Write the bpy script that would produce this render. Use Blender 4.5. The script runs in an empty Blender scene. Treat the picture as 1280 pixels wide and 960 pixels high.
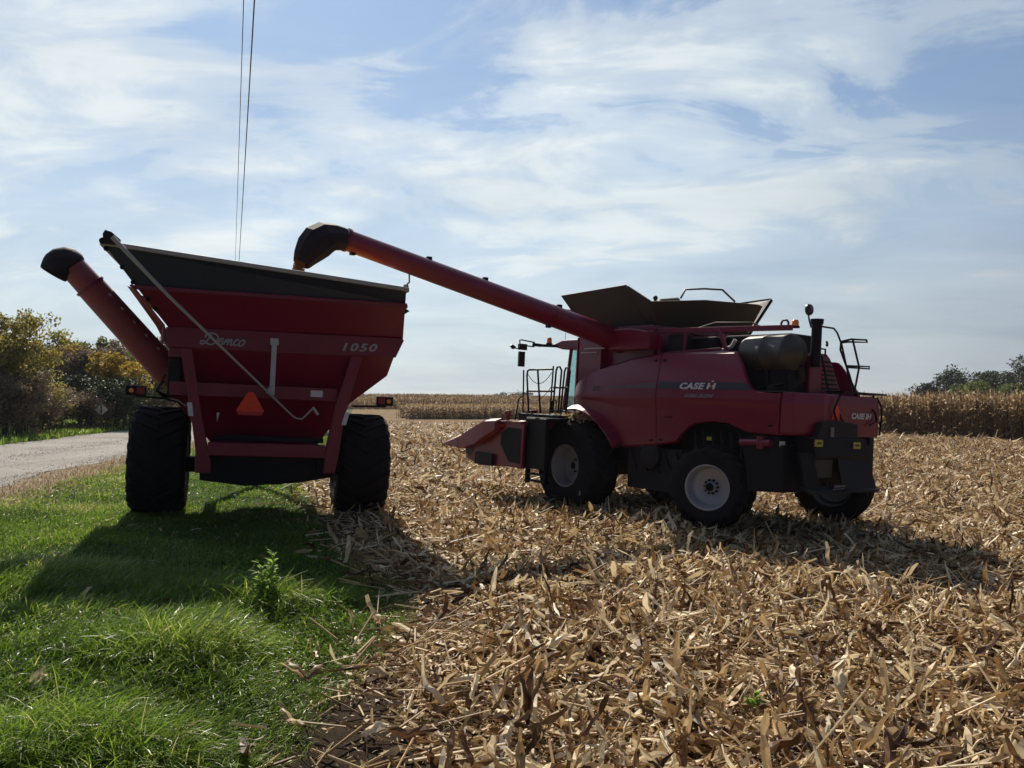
import bpy, bmesh, math, random
import numpy as np
from mathutils import Vector, Matrix
R = math.radians
sc = bpy.context.scene
C = sc.collection

# ------------------------------------------------------------------ camera, sky, sun, exposure
cd = bpy.data.cameras.new('camera')
cam = bpy.data.objects.new('camera', cd)
C.objects.link(cam)
cd.sensor_width = 36.0
cd.lens = 36.0 * 1050 / 1280
cd.clip_end = 6000
cd.clip_start = 0.05
cam.location = (0, 0, 1.85)
cam.rotation_euler = (R(90) + math.atan(22 / 1050), 0, 0)
sc.camera = cam
sc.render.resolution_x, sc.render.resolution_y = 1024, 768
sc.view_settings.view_transform = 'Standard'
sc.view_settings.look = 'None'
sc.view_settings.exposure = 0.42
sc.view_settings.gamma = 1.0
sc.view_settings.use_curve_mapping = False
try:
    sc.cycles.max_bounces = 6
    sc.cycles.transparent_max_bounces = 8
    sc.cycles.sample_clamp_indirect = 4.0
    sc.cycles.use_denoising = True
except Exception:
    pass

SUN_EL, SUN_AZ = 41.6, -16.4          # azimuth: degrees clockwise from +Y
sunv = Vector((math.sin(R(SUN_AZ)) * math.cos(R(SUN_EL)), math.cos(R(SUN_AZ)) * math.cos(R(SUN_EL)), math.sin(R(SUN_EL))))
ld = bpy.data.lights.new('sun', 'SUN')
ld.energy = 5.0
ld.angle = R(0.55)
ld.color = (1.0, 0.91, 0.76)
sun = bpy.data.objects.new('sun', ld)
C.objects.link(sun)
sun.rotation_euler = sunv.to_track_quat('Z', 'Y').to_euler()
sun.location = (0, 0, 30)


class NT:
    """tiny node helper"""
    def __init__(s, tree):
        s.t = tree
        s.n = tree.nodes
        s.n.clear()

    def a(s, kind, **kw):
        nd = s.n.new(kind)
        for k, v in kw.items():
            if k.startswith('i_'):
                key = k[2:].replace('__', ' ')
                nd.inputs[key].default_value = v
            else:
                setattr(nd, k, v)
        return nd

    def l(s, o, i):
        s.t.links.new(o, i)

    def math(s, op, a, b=None, clamp=False):
        nd = s.n.new('ShaderNodeMath')
        nd.operation = op
        nd.use_clamp = clamp
        for i, v in enumerate((a, b)):
            if v is None:
                continue
            if isinstance(v, (int, float)):
                nd.inputs[i].default_value = v
            else:
                s.l(v, nd.inputs[i])
        return nd.outputs[0]

    def ramp(s, fac, stops, interp='LINEAR'):
        nd = s.n.new('ShaderNodeValToRGB')
        nd.color_ramp.interpolation = interp
        els = nd.color_ramp.elements
        while len(els) < len(stops):
            els.new(0.5)
        for e, (p, c) in zip(els, stops):
            e.position = p
            if isinstance(c, (int, float)):
                c = (c, c, c)
            e.color = (*c[:3], 1)
        s.l(fac, nd.inputs[0])
        return nd.outputs[0]

    def mix(s, f, a, b, blend='MIX'):
        nd = s.n.new('ShaderNodeMix')
        nd.data_type = 'RGBA'
        nd.blend_type = blend
        for i, v in ((0, f), (6, a), (7, b)):
            if isinstance(v, (int, float)):
                nd.inputs[i].default_value = v
            elif isinstance(v, tuple):
                nd.inputs[i].default_value = (*v[:3], 1)
            else:
                s.l(v, nd.inputs[i])
        return nd.outputs[2]

    def noise(s, vec, scale, detail=4, rough=0.5, dist=0.0):
        nd = s.n.new('ShaderNodeTexNoise')
        nd.inputs['Scale'].default_value = scale
        nd.inputs['Detail'].default_value = detail
        nd.inputs['Roughness'].default_value = rough
        nd.inputs['Distortion'].default_value = dist
        if vec is not None:
            s.l(vec, nd.inputs['Vector'])
        return nd.outputs['Fac']

    def mapping(s, vec, scale=(1, 1, 1), rot=(0, 0, 0), loc=(0, 0, 0)):
        nd = s.n.new('ShaderNodeMapping')
        nd.inputs['Scale'].default_value = scale
        nd.inputs['Rotation'].default_value = rot
        nd.inputs['Location'].default_value = loc
        s.l(vec, nd.inputs['Vector'])
        return nd.outputs[0]


w = bpy.data.worlds.new('World')
sc.world = w
w.use_nodes = True
t = NT(w.node_tree)
sky = t.a('ShaderNodeTexSky')
sky.sky_type = 'NISHITA'
sky.sun_disc = False
sky.sun_elevation = R(SUN_EL)
sky.sun_rotation = R(SUN_AZ)
sky.air_density = 1.0
sky.dust_density = 0.6
sky.ozone_density = 1.5
SKYS = 0.055
SKYBLOBS = [(-25, 18, 16, 4.0, -0.12, 0.08), (-9, 15.5, 13, 3.5, -0.12, 0.11), (-33, 23, 10, 2.2, -0.35, 0.08), (3, 24, 3.0, 7, -1.6, 0.05),
            (16, 13.5, 16, 2.6, 0.10, 0.08), (14, 20, 9, 2.6, -0.25, 0.05), (24, 21.5, 10, 3.0, -0.2, 0.04), (-20, 10, 20, 2.5, 0, 0.05),
            (-4.5, 20.5, 5, 1.8, 0.2, -0.09), (2, 26.5, 14, 3.0, 0.0, -0.07), (18, 17, 7, 2.0, 0.15, -0.10), (-17, 15.3, 5, 0.9, 0.0, -0.10), (31, 16, 6, 2.6, 0.1, -0.08), (7, 17.5, 6, 2.6, -0.2, -0.05), (-30, 28, 12, 3, 0, -0.05)]
tc = t.a('ShaderNodeTexCoord')
dirv = tc.outputs['Generated']
sep = t.a('ShaderNodeSeparateXYZ')
t.l(dirv, sep.inputs[0])
zc = t.math('ADD', t.math('MAXIMUM', sep.outputs[2], 0.0), 0.16)
px_ = t.math('DIVIDE', sep.outputs[0], zc)
py_ = t.math('DIVIDE', sep.outputs[1], zc)
cmb = t.a('ShaderNodeCombineXYZ')
t.l(px_, cmb.inputs[0])
t.l(py_, cmb.inputs[1])
plane = cmb.outputs[0]
warp = t.a('ShaderNodeTexNoise', i_Scale=0.7, i_Detail=3.0)
t.l(plane, warp.inputs['Vector'])
wadd = t.a('ShaderNodeVectorMath', operation='MULTIPLY_ADD')
t.l(warp.outputs['Color'], wadd.inputs[0])
wadd.inputs[1].default_value = (0.9, 0.9, 0)
t.l(plane, wadd.inputs[2])
wv = wadd.outputs[0]
big = t.noise(t.mapping(wv, scale=(0.75, 1.0, 1), rot=(0, 0, R(24)), loc=(3.1, 0.35, 0)), 1.3, 7, 0.6)
streak = t.noise(t.mapping(wv, scale=(1.0, 1.5, 1), rot=(0, 0, R(-50)), loc=(1.7, 4.2, 0)), 1.9, 10, 0.62, 0.9)
cf = t.math('ADD', t.math('MULTIPLY', big, 0.62), t.math('MULTIPLY', streak, 0.42))
az = t.math('ARCTAN2', sep.outputs[0], sep.outputs[1])
el = t.math('ARCSINE', sep.outputs[2])
# where the cirrus banks and the clear gaps lie (azimuth, elevation, half widths in degrees, weight)
wv2 = t.a('ShaderNodeTexNoise', i_Scale=3.0, i_Detail=4.0)
t.l(dirv, wv2.inputs['Vector'])
wob = t.math('MULTIPLY', t.math('SUBTRACT', wv2.outputs['Fac'], 0.5), 0.22)
el = t.math('ADD', el, wob)
az = t.math('ADD', az, wob)
for (a_, e_, sa, se, tilt, wt) in SKYBLOBS:
    da = t.math('SUBTRACT', az, R(a_))
    de = t.math('ADD', t.math('SUBTRACT', el, R(e_)), t.math('MULTIPLY', da, -tilt))
    q = t.math('ADD', t.math('POWER', t.math('ABSOLUTE', t.math('DIVIDE', da, R(sa))), 2.0), t.math('POWER', t.math('ABSOLUTE', t.math('DIVIDE', de, R(se))), 2.0))
    cf = t.math('ADD', cf, t.math('MULTIPLY', t.math('EXPONENT', t.math('MULTIPLY', q, -1.0)), wt))
cover = t.ramp(cf, [(0.42, 0.0), (0.48, 0.30), (0.55, 0.66), (0.66, 1.0)], 'EASE')
# thin veil of haze cloud that thickens towards the horizon
hz = t.ramp(sep.outputs[2], [(0.0, 0.98), (0.10, 0.86), (0.2, 0.62), (0.32, 0.3), (0.55, 0.10)])
cover2 = t.math('MAXIMUM', cover, hz)
cover2 = t.math('MULTIPLY', cover2, 0.95)
# clouds glow more towards the sun (forward scattering)
dt = t.a('ShaderNodeVectorMath', operation='DOT_PRODUCT')
t.l(dirv, dt.inputs[0])
dt.inputs[1].default_value = tuple(sunv)
ccol = t.ramp(t.math('MULTIPLY_ADD', dt.outputs['Value'], 0.5, ), [(0.0, 0), (1.0, 1)])
fine = t.noise(t.mapping(wv, scale=(0.7, 1.3, 1), rot=(0, 0, R(-30)), loc=(7.7, 1.2, 0)), 1.7, 8, 0.58, 0.5)
mr = t.a('ShaderNodeMapRange')
mr.inputs['From Min'].default_value = -1.0
mr.inputs['From Max'].default_value = 1.0
t.l(dt.outputs['Value'], mr.inputs[0])
ccol = t.ramp(mr.outputs[0], [(0.0, (0.020, 0.022, 0.036)), (0.5, (0.040, 0.045, 0.072)), (0.68, (0.17, 0.18, 0.22)), (0.76, (0.30, 0.325, 0.365)), (0.84, (0.43, 0.475, 0.50)), (0.91, (0.57, 0.625, 0.645)), (1.0, (0.66, 0.69, 0.69))])
skyb = t.a('ShaderNodeVectorMath', operation='MULTIPLY')
t.l(sky.outputs[0], skyb.inputs[0])
skyb.inputs[1].default_value = (0.64, 0.92, 1.18)
skyc = t.a('ShaderNodeVectorMath', operation='SCALE')
t.l(skyb.outputs[0], skyc.inputs[0])
skyc.inputs['Scale'].default_value = SKYS * 10
ccs = t.a('ShaderNodeVectorMath', operation='SCALE')
t.l(t.mix(1.0, ccol, t.ramp(t.math('ADD', t.math('MULTIPLY', fine, 0.6), t.math('MULTIPLY', cf, 0.4)), [(0.36, (0.80, 0.83, 0.88)), (0.5, (0.97, 0.98, 0.99)), (0.64, (1.12, 1.11, 1.09))]), 'MULTIPLY'), ccs.inputs[0])
ccs.inputs['Scale'].default_value = 10.0
mixc = t.mix(cover2, skyc.outputs[0], ccs.outputs[0])
bg = t.a('ShaderNodeBackground')
bg.inputs['Strength'].default_value = 0.1
t.l(mixc, bg.inputs['Color'])
out = t.a('ShaderNodeOutputWorld')
t.l(bg.outputs[0], out.inputs[0])

# ------------------------------------------------------------------ materials
def new_mat(name):
    m = bpy.data.materials.new(name)
    m.use_nodes = True
    return m, NT(m.node_tree)


def paint(name, col, rough=0.4, dust=0.25, dustcol=(0.22, 0.17, 0.12), metallic=0.0, nscale=3.0, coat=0.0, bump=0.0, spec=0.5):
    m, t = new_mat(name)
    tc = t.a('ShaderNodeTexCoord')
    n1 = t.noise(tc.outputs['Object'], nscale, 6, 0.65)
    n2 = t.noise(tc.outputs['Object'], nscale * 11, 5, 0.7)
    geo = t.a('ShaderNodeNewGeometry')
    sp = t.a('ShaderNodeSeparateXYZ')
    t.l(geo.outputs['Normal'], sp.inputs[0])
    up = t.math('MULTIPLY', t.math('MAXIMUM', sp.outputs[2], 0.0), 0.5)      # dust settles on upward faces
    f = t.math('MULTIPLY', t.math('ADD', t.math('MULTIPLY', n1, n2), t.math('MULTIPLY', up, 0.8)), 1.0)
    fac = t.ramp(f, [(0.15, 0.15 * dust), (0.32, 0.6 * dust), (0.7, min(1, 1.6 * dust))])
    sx = t.noise(t.mapping(tc.outputs['Object'], scale=(5, 5, 0.5)), 2.0, 4, 0.6)
    base = t.mix(sx, tuple(c * 0.82 for c in col), tuple(min(1, c * 1.15) for c in col))
    c = t.mix(fac, base, dustcol)
    b = t.a('ShaderNodeBsdfPrincipled')
    t.l(c, b.inputs['Base Color'])
    t.l(t.math('ADD', t.math('MULTIPLY', fac, 0.35), rough, clamp=True), b.inputs['Roughness'])
    b.inputs['Metallic'].default_value = metallic
    b.inputs['Coat Weight'].default_value = coat
    b.inputs['Specular IOR Level'].default_value = spec
    bp = t.a('ShaderNodeBump')
    bp.inputs['Strength'].default_value = bump if bump else 0.35
    bp.inputs['Distance'].default_value = 0.01 if bump else 0.02
    t.l(n2 if bump else t.noise(tc.outputs['Object'], 1.7, 2, 0.5), bp.inputs['Height'])
    t.l(bp.outputs[0], b.inputs['Normal'])
    o = t.a('ShaderNodeOutputMaterial')
    t.l(b.outputs[0], o.inputs[0])
    return m


def leafmat(name, stops, transl=0.4, rough=0.55, spec=0.3):
    """colour from the per-piece 'tint' value; light passes through the blade"""
    m, t = new_mat(name)
    at = t.a('ShaderNodeAttribute')
    at.attribute_name = 'tint'
    tc = t.a('ShaderNodeTexCoord')
    n = t.noise(tc.outputs['Object'], 14.0, 3, 0.6)
    f = t.math('ADD', at.outputs['Fac'], t.math('MULTIPLY', t.math('SUBTRACT', n, 0.5), 0.35), clamp=True)
    c = t.ramp(f, stops)
    b = t.a('ShaderNodeBsdfPrincipled')
    t.l(c, b.inputs['Base Color'])
    b.inputs['Roughness'].default_value = rough
    b.inputs['Specular IOR Level'].default_value = spec
    tr = t.a('ShaderNodeBsdfTranslucent')
    t.l(c, tr.inputs[0])
    mx = t.a('ShaderNodeMixShader')
    mx.inputs[0].default_value = transl
    t.l(b.outputs[0], mx.inputs[1])
    t.l(tr.outputs[0], mx.inputs[2])
    o = t.a('ShaderNodeOutputMaterial')
    t.l(mx.outputs[0], o.inputs[0])
    return m


def groundmat(name, stops, scales=(1.2, 14.0, 70.0), bump=0.6, dist=0.03, stretch=None):
    m, t = new_mat(name)
    tc = t.a('ShaderNodeTexCoord')
    v = tc.outputs['Object']
    a = t.noise(v, scales[0], 5, 0.6)
    v2 = t.mapping(v, scale=stretch[0], rot=stretch[1]) if stretch else v
    b_ = t.noise(v2, scales[1], 6, 0.75)
    c_ = t.noise(v, scales[2], 4, 0.8)
    f = t.math('ADD', t.math('MULTIPLY', a, 0.3), t.math('ADD', t.math('MULTIPLY', b_, 0.35), t.math('MULTIPLY', c_, 0.35)))
    c = t.ramp(f, stops)
    b = t.a('ShaderNodeBsdfPrincipled')
    t.l(c, b.inputs['Base Color'])
    b.inputs['Roughness'].default_value = 0.95
    b.inputs['Specular IOR Level'].default_value = 0.1
    bp = t.a('ShaderNodeBump')
    bp.inputs['Strength'].default_value = bump
    bp.inputs['Distance'].default_value = dist
    t.l(t.math('ADD', b_, c_), bp.inputs['Height'])
    t.l(bp.outputs[0], b.inputs['Normal'])
    o = t.a('ShaderNodeOutputMaterial')
    t.l(b.outputs[0], o.inputs[0])
    return m


def flat(name, col, rough=0.6, emit=0.0, metallic=0.0, trans=0.0):
    m, t = new_mat(name)
    tc = t.a('ShaderNodeTexCoord')
    n = t.noise(tc.outputs['Object'], 20.0, 4, 0.6)
    c = t.mix(n, tuple(x * 0.75 for x in col), tuple(min(1, x * 1.15) for x in col))
    b = t.a('ShaderNodeBsdfPrincipled')
    t.l(c, b.inputs['Base Color'])
    b.inputs['Roughness'].default_value = rough
    b.inputs['Metallic'].default_value = metallic
    b.inputs['Transmission Weight'].default_value = trans
    if emit:
        b.inputs['Emission Color'].default_value = (*col, 1)
        b.inputs['Emission Strength'].default_value = emit
    o = t.a('ShaderNodeOutputMaterial')
    t.l(b.outputs[0], o.inputs[0])
    return m


def glassmat():
    m, t = new_mat('cab_glass')
    tr = t.a('ShaderNodeBsdfTransparent')
    tr.inputs[0].default_value = (0.80, 0.93, 0.92, 1)
    g = t.a('ShaderNodeBsdfGlossy')
    g.inputs['Roughness'].default_value = 0.05
    mx = t.a('ShaderNodeMixShader')
    mx.inputs[0].default_value = 0.12
    t.l(tr.outputs[0], mx.inputs[1])
    t.l(g.outputs[0], mx.inputs[2])
    o = t.a('ShaderNodeOutputMaterial')
    t.l(mx.outputs[0], o.inputs[0])
    return m


M = {}
M['red'] = paint('red_paint', (0.19, 0.002, 0.030), 0.33, 0.06, (0.16, 0.10, 0.075), coat=0.15)
M['redband'] = paint('dusty_red_paint', (0.165, 0.004, 0.026), 0.42, 0.08, (0.20, 0.13, 0.11))
M['redcart'] = paint('cart_red_paint', (0.175, 0.002, 0.032), 0.36, 0.04, (0.16, 0.09, 0.07), coat=0.1)
M['redtube'] = paint('tube_red_paint', (0.26, 0.020, 0.040), 0.42, 0.34, (0.22, 0.15, 0.14))
M['darkband'] = paint('dark_extension_paint', (0.020, 0.027, 0.062), 0.45, 0.02, (0.12, 0.11, 0.11))
M['black'] = paint('black_metal', (0.008, 0.007, 0.012), 0.55, 0.06, (0.08, 0.06, 0.045), spec=0.2)
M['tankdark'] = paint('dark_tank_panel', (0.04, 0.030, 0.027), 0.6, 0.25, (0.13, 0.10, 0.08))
M['tanklit'] = paint('sunlit_tank_panel', (0.45, 0.44, 0.42), 0.5, 0.3, (0.3, 0.26, 0.2))  # pale copy of the tank panel: sunlight on the right flap's inner side, painted in
M['rubber'] = paint('tyre_rubber', (0.010, 0.009, 0.014), 0.85, 0.12, (0.09, 0.07, 0.05), nscale=5, bump=0.3, spec=0.25)
M['rim'] = paint('silver_rim_paint', (0.42, 0.43, 0.47), 0.4, 0.3, (0.3, 0.25, 0.2), metallic=0.2)
M['grey'] = paint('grey_metal', (0.38, 0.37, 0.38), 0.5, 0.3)
M['pale'] = paint('pale_grey_rod', (0.50, 0.50, 0.52), 0.5, 0.25)
M['poly'] = paint('dirty_black_plastic', (0.012, 0.010, 0.016), 0.6, 0.14, (0.15, 0.11, 0.08), spec=0.25)
M['tankgrey'] = paint('dusty_cylinder', (0.03, 0.027, 0.028), 0.4, 0.25, (0.20, 0.17, 0.13))
M['rubberboot'] = paint('rubber_spout', (0.016, 0.012, 0.02), 0.7, 0.12, (0.10, 0.07, 0.07), spec=0.25)
M['smv'] = flat('slow_orange', (0.85, 0.055, 0.018), 0.55)
M['smvred'] = flat('slow_red', (0.45, 0.015, 0.02), 0.4)
M['amber'] = flat('amber_lens', (0.75, 0.20, 0.03), 0.25, emit=0.04)
M['redlens'] = flat('red_lens', (0.22, 0.012, 0.012), 0.25)
M['white'] = flat('white_decal', (0.62, 0.62, 0.64), 0.6)
M['script'] = flat('silver_script', (0.34, 0.34, 0.38), 0.5)
M['yellow'] = flat('yellow_decal', (0.55, 0.45, 0.06), 0.6)
M['stripe'] = flat('dark_stripe', (0.03, 0.03, 0.045), 0.5)
M['greydecal'] = flat('grey_decal', (0.20, 0.17, 0.18), 0.6)
M['greystripe'] = flat('faded_stripe', (0.13, 0.085, 0.09), 0.6)
M['glass'] = glassmat()
M['mirror'] = flat('mirror_back', (0.03, 0.03, 0.035), 0.3)
M['wood'] = groundmat('weathered_wood', [(0.3, (0.06, 0.045, 0.035)), (0.7, (0.16, 0.12, 0.09))], (1, 5, 30), stretch=((6, 6, 0.4), (0, 0, 0)))
M['bark'] = groundmat('bark', [(0.3, (0.035, 0.028, 0.024)), (0.7, (0.11, 0.09, 0.075))], (1, 8, 30), stretch=((4, 4, 0.6), (0, 0, 0)))
M['grain'] = groundmat('corn_grain', [(0.3, (0.45, 0.2, 0.04)), (0.7, (0.75, 0.42, 0.12))], (3, 60, 160))
M['wire'] = flat('wire_metal', (0.06, 0.065, 0.08), 0.5)
M['residue'] = leafmat('corn_residue', [(0.0, (0.05, 0.024, 0.012)), (0.22, (0.16, 0.08, 0.034)), (0.45, (0.36, 0.225, 0.10)), (0.7, (0.60, 0.44, 0.235)), (1.0, (0.86, 0.75, 0.53))], 0.28, 0.5, 0.3)
M['grassblade'] = leafmat('grass_blades', [(0.0, (0.03, 0.055, 0.008)), (0.35, (0.085, 0.155, 0.014)), (0.7, (0.19, 0.29, 0.035)), (0.93, (0.40, 0.43, 0.10)), (1.0, (0.58, 0.50, 0.26))], 0.5, 0.4, 0.4)
M['drygrass'] = leafmat('dry_grass', [(0.0, (0.15, 0.10, 0.05)), (1.0, (0.42, 0.33, 0.2))], 0.35)
M['cornplant'] = leafmat('standing_corn_leaves', [(0.0, (0.12, 0.07, 0.035)), (0.5, (0.38, 0.25, 0.13)), (0.85, (0.58, 0.44, 0.25)), (1.0, (0.74, 0.63, 0.42))], 0.5)
M['soil'] = groundmat('field_soil', [(0.3, (0.035, 0.022, 0.014)), (0.48, (0.13, 0.078, 0.038)), (0.58, (0.34, 0.24, 0.12)), (0.72, (0.55, 0.44, 0.26))], (0.5, 7.0, 38.0), 1.0, 0.06)
M['turf'] = groundmat('turf_soil', [(0.3, (0.015, 0.025, 0.008)), (0.5, (0.03, 0.055, 0.014)), (0.7, (0.06, 0.08, 0.03))], (0.8, 9.0, 60.0), 0.8, 0.03)
M['gravel'] = groundmat('gravel', [(0.32, (0.17, 0.155, 0.14)), (0.48, (0.27, 0.25, 0.232)), (0.62, (0.39, 0.37, 0.345))], (0.35, 1.6, 45.0), 0.7, 0.03, stretch=((1.0, 0.06, 1), (0, 0, R(-10.5))))
M['shoulder'] = groundmat('dry_shoulder', [(0.3, (0.12, 0.085, 0.05)), (0.5, (0.27, 0.2, 0.13)), (0.7, (0.38, 0.3, 0.21))], (0.8, 5.0, 50.0), 0.8, 0.03)


# ------------------------------------------------------------------ mesh helpers
class MB:
    def __init__(s):
        s.v = []
        s.f = []
        s.sm = []

    def add(s, vs, fs, smooth=False):
        o = len(s.v)
        s.v += [tuple(p) for p in vs]
        s.f += [tuple(i + o for i in f) for f in fs]
        s.sm += [smooth] * len(fs)
        return s

    def box(s, x0, x1, y0, y1, z0, z1):
        vs = [(x, y, z) for x in (x0, x1) for y in (y0, y1) for z in (z0, z1)]
        return s.add(vs, [(0, 1, 3, 2), (4, 6, 7, 5), (0, 4, 5, 1), (2, 3, 7, 6), (0, 2, 6, 4), (1, 5, 7, 3)])

    def hexa(s, a, b):
        """two quads a,b (4 points each) joined"""
        return s.add(list(a) + list(b), [(3, 2, 1, 0), (4, 5, 6, 7), (0, 1, 5, 4), (1, 2, 6, 5), (2, 3, 7, 6), (3, 0, 4, 7)])

    def slab(s, pts, d):
        """polygon pts extruded by vector d"""
        n = len(pts)
        d = Vector(d)
        a = [Vector(p) for p in pts]
        vs = a + [p + d for p in a]
        fs = [tuple(range(n))[::-1], tuple(range(n, 2 * n))] + [(i, (i + 1) % n, n + (i + 1) % n, n + i) for i in range(n)]
        return s.add(vs, fs)

    def bar(s, p, q, w, h, up=(0, 0, 1)):
        p, q = Vector(p), Vector(q)
        d = (q - p).normalized()
        u = Vector(up)
        sd = d.cross(u)
        if sd.length < 1e-4:
            sd = d.cross(Vector((1, 0, 0)))
        sd.normalize()
        u = sd.cross(d).normalized()
        a = [p + sd * (i * w / 2) + u * (j * h / 2) for i, j in ((-1, -1), (1, -1), (1, 1), (-1, 1))]
        b = [x + (q - p) for x in a]
        return s.hexa(a, b)

    def tube(s, path, r, n=10, caps=True, smooth=True):
        pts = [Vector(p) for p in path]
        k = len(pts)
        rs = r if isinstance(r, (list, tuple)) else [r] * k
        rings = []
        ref = None
        for i, p in enumerate(pts):
            if i == 0:
                d = pts[1] - p
            elif i == k - 1:
                d = p - pts[i - 1]
            else:
                d = (pts[i + 1] - p).normalized() + (p - pts[i - 1]).normalized()
            d.normalize()
            if ref is None:
                ref = Vector((0, 0, 1)) if abs(d.z) < 0.9 else Vector((1, 0, 0))
            u = (ref - d * ref.dot(d)).normalized()
            ref = u
            v = d.cross(u)
            rings.append([p + (u * math.cos(2 * math.pi * j / n) + v * math.sin(2 * math.pi * j / n)) * rs[i] for j in range(n)])
        vs = [x for rg in rings for x in rg]
        fs = [(i * n + j, i * n + (j + 1) % n, (i + 1) * n + (j + 1) % n, (i + 1) * n + j) for i in range(k - 1) for j in range(n)]
        s.add(vs, fs, smooth)
        if caps:
            s.add(rings[0], [tuple(range(n))[::-1]])
            s.add(rings[-1], [tuple(range(n))])
        return s

    def lathe(s, prof, n=40, axis='X', c=(0, 0, 0), smooth=True):
        """prof: (axial, radius)"""
        vs = []
        for a, r in prof:
            for j in range(n):
                th = 2 * math.pi * j / n
                y, z = r * math.cos(th), r * math.sin(th)
                p = {'X': (a, y, z), 'Y': (y, a, z), 'Z': (y, z, a)}[axis]
                vs.append((p[0] + c[0], p[1] + c[1], p[2] + c[2]))
        fs = [(i * n + j, i * n + (j + 1) % n, (i + 1) * n + (j + 1) % n, (i + 1) * n + j) for i in range(len(prof) - 1) for j in range(n)]
        return s.add(vs, fs, smooth)

    def ball(s, c, r, n=10, sx=1, sy=1, sz=1):
        vs, fs = [], []
        for i in range(n + 1):
            ph = math.pi * i / n
            for j in range(n * 2):
                th = math.pi * j / n
                vs.append((c[0] + sx * r * math.sin(ph) * math.cos(th), c[1] + sy * r * math.sin(ph) * math.sin(th), c[2] + sz * r * math.cos(ph)))
        m = 2 * n
        fs = [(i * m + j, (i + 1) * m + j, (i + 1) * m + (j + 1) % m, i * m + (j + 1) % m) for i in range(n) for j in range(m)]
        return s.add(vs, fs, True)

    def build(s, name, mat, parent=None, bevel=0.0):
        me = bpy.data.meshes.new(name)
        me.from_pydata(s.v, [], s.f)
        me.polygons.foreach_set('use_smooth', s.sm)
        me.update()
        bm = bmesh.new()
        bm.from_mesh(me)
        bmesh.ops.recalc_face_normals(bm, faces=bm.faces)
        bm.to_mesh(me)
        bm.free()
        if isinstance(mat, str):
            mat = M[mat]
        me.materials.append(mat)
        o = bpy.data.objects.new(name, me)
        C.objects.link(o)
        if parent:
            o.parent = parent
        if bevel:
            b = o.modifiers.new('bevel', 'BEVEL')
            b.width = bevel
            b.segments = 2
            b.limit_method = 'ANGLE'
            b.angle_limit = R(35)
        return o


def tag(o, label=None, cat=None, group=None, kind=None):
    if label:
        o['label'] = label
    if cat:
        o['category'] = cat
    if group:
        o['group'] = group
    if kind:
        o['kind'] = kind
    return o


def empty(name, mw):
    o = bpy.data.objects.new(name, None)
    C.objects.link(o)
    o.empty_display_size = 0.3
    o.matrix_world = mw
    return o


def text(name, s, size, origin, xdir, ydir, mat, parent, shear=0.0, bold=0.0, depth=0.003, width=None, space=1.0):
    # lettering
    cu = bpy.data.curves.new(name, 'FONT')
    cu.body = s
    cu.size = size
    cu.shear = shear
    cu.offset = bold
    cu.extrude = depth
    cu.resolution_u = 3
    cu.space_character = space
    tmp = bpy.data.objects.new(name, cu)
    C.objects.link(tmp)
    dg = bpy.context.evaluated_depsgraph_get()
    me = bpy.data.meshes.new_from_object(tmp.evaluated_get(dg))
    bpy.data.objects.remove(tmp)
    bpy.data.curves.remove(cu)
    me.name = name
    xs = [v.co.x for v in me.vertices]
    sxx = (width / (max(xs) - min(xs))) if width else 1.0
    x0 = min(xs)
    X = Vector(xdir).normalized()
    Y = Vector(ydir).normalized()
    Z = X.cross(Y)
    for v in me.vertices:
        v.co = Vector(origin) + X * ((v.co.x - x0) * sxx) + Y * v.co.y + Z * v.co.z
    me.materials.clear()
    me.materials.append(M[mat])
    o = bpy.data.objects.new(name, me)
    C.objects.link(o)
    o.parent = parent
    return o


def np_object(name, V, F, mat, tint=None, smooth=True, parent=None):
    """V (n,3) float, F (m,4) int quads, tint per vertex"""
    me = bpy.data.meshes.new(name)
    V = np.ascontiguousarray(V, dtype=np.float32)
    F = np.ascontiguousarray(F, dtype=np.int32)
    k = F.shape[1]
    me.vertices.add(len(V))
    me.vertices.foreach_set('co', V.ravel())
    me.loops.add(F.size)
    me.loops.foreach_set('vertex_index', F.ravel())
    me.polygons.add(len(F))
    me.polygons.foreach_set('loop_start', np.arange(0, F.size, k, dtype=np.int32))
    me.polygons.foreach_set('loop_total', np.full(len(F), k, dtype=np.int32))
    me.polygons.foreach_set('use_smooth', np.full(len(F), smooth, dtype=bool))
    if tint is not None:
        a = me.attributes.new('tint', 'FLOAT', 'POINT')
        a.data.foreach_set('value', np.ascontiguousarray(tint, dtype=np.float32))
    me.update(calc_edges=True)
    me.materials.append(M[mat] if isinstance(mat, str) else mat)
    o = bpy.data.objects.new(name, me)
    C.objects.link(o)
    if parent:
        o.parent = parent
    return o


rng = np.random.default_rng(7)


# ------------------------------------------------------------------ terrain
def sstep(a, b, x):
    t = np.clip((x - a) / (b - a), 0, 1)
    return t * t * (3 - 2 * t)


def vnoise(x, y, seed=0):
    s = 0
    r = np.random.default_rng(seed)
    for k in range(7):
        a = r.uniform(0, 6.28)
        fr = r.uniform(0.5, 1.6)
        s = s + np.sin((x * np.cos(a) + y * np.sin(a)) * fr + r.uniform(0, 6.28) + 0.8 * np.sin(x * 0.7 * fr + k))
    return s / 7


def leftw_inv(x, y):
    return sstep(-6.4, -5.4, x + 0.185 * y)


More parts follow.
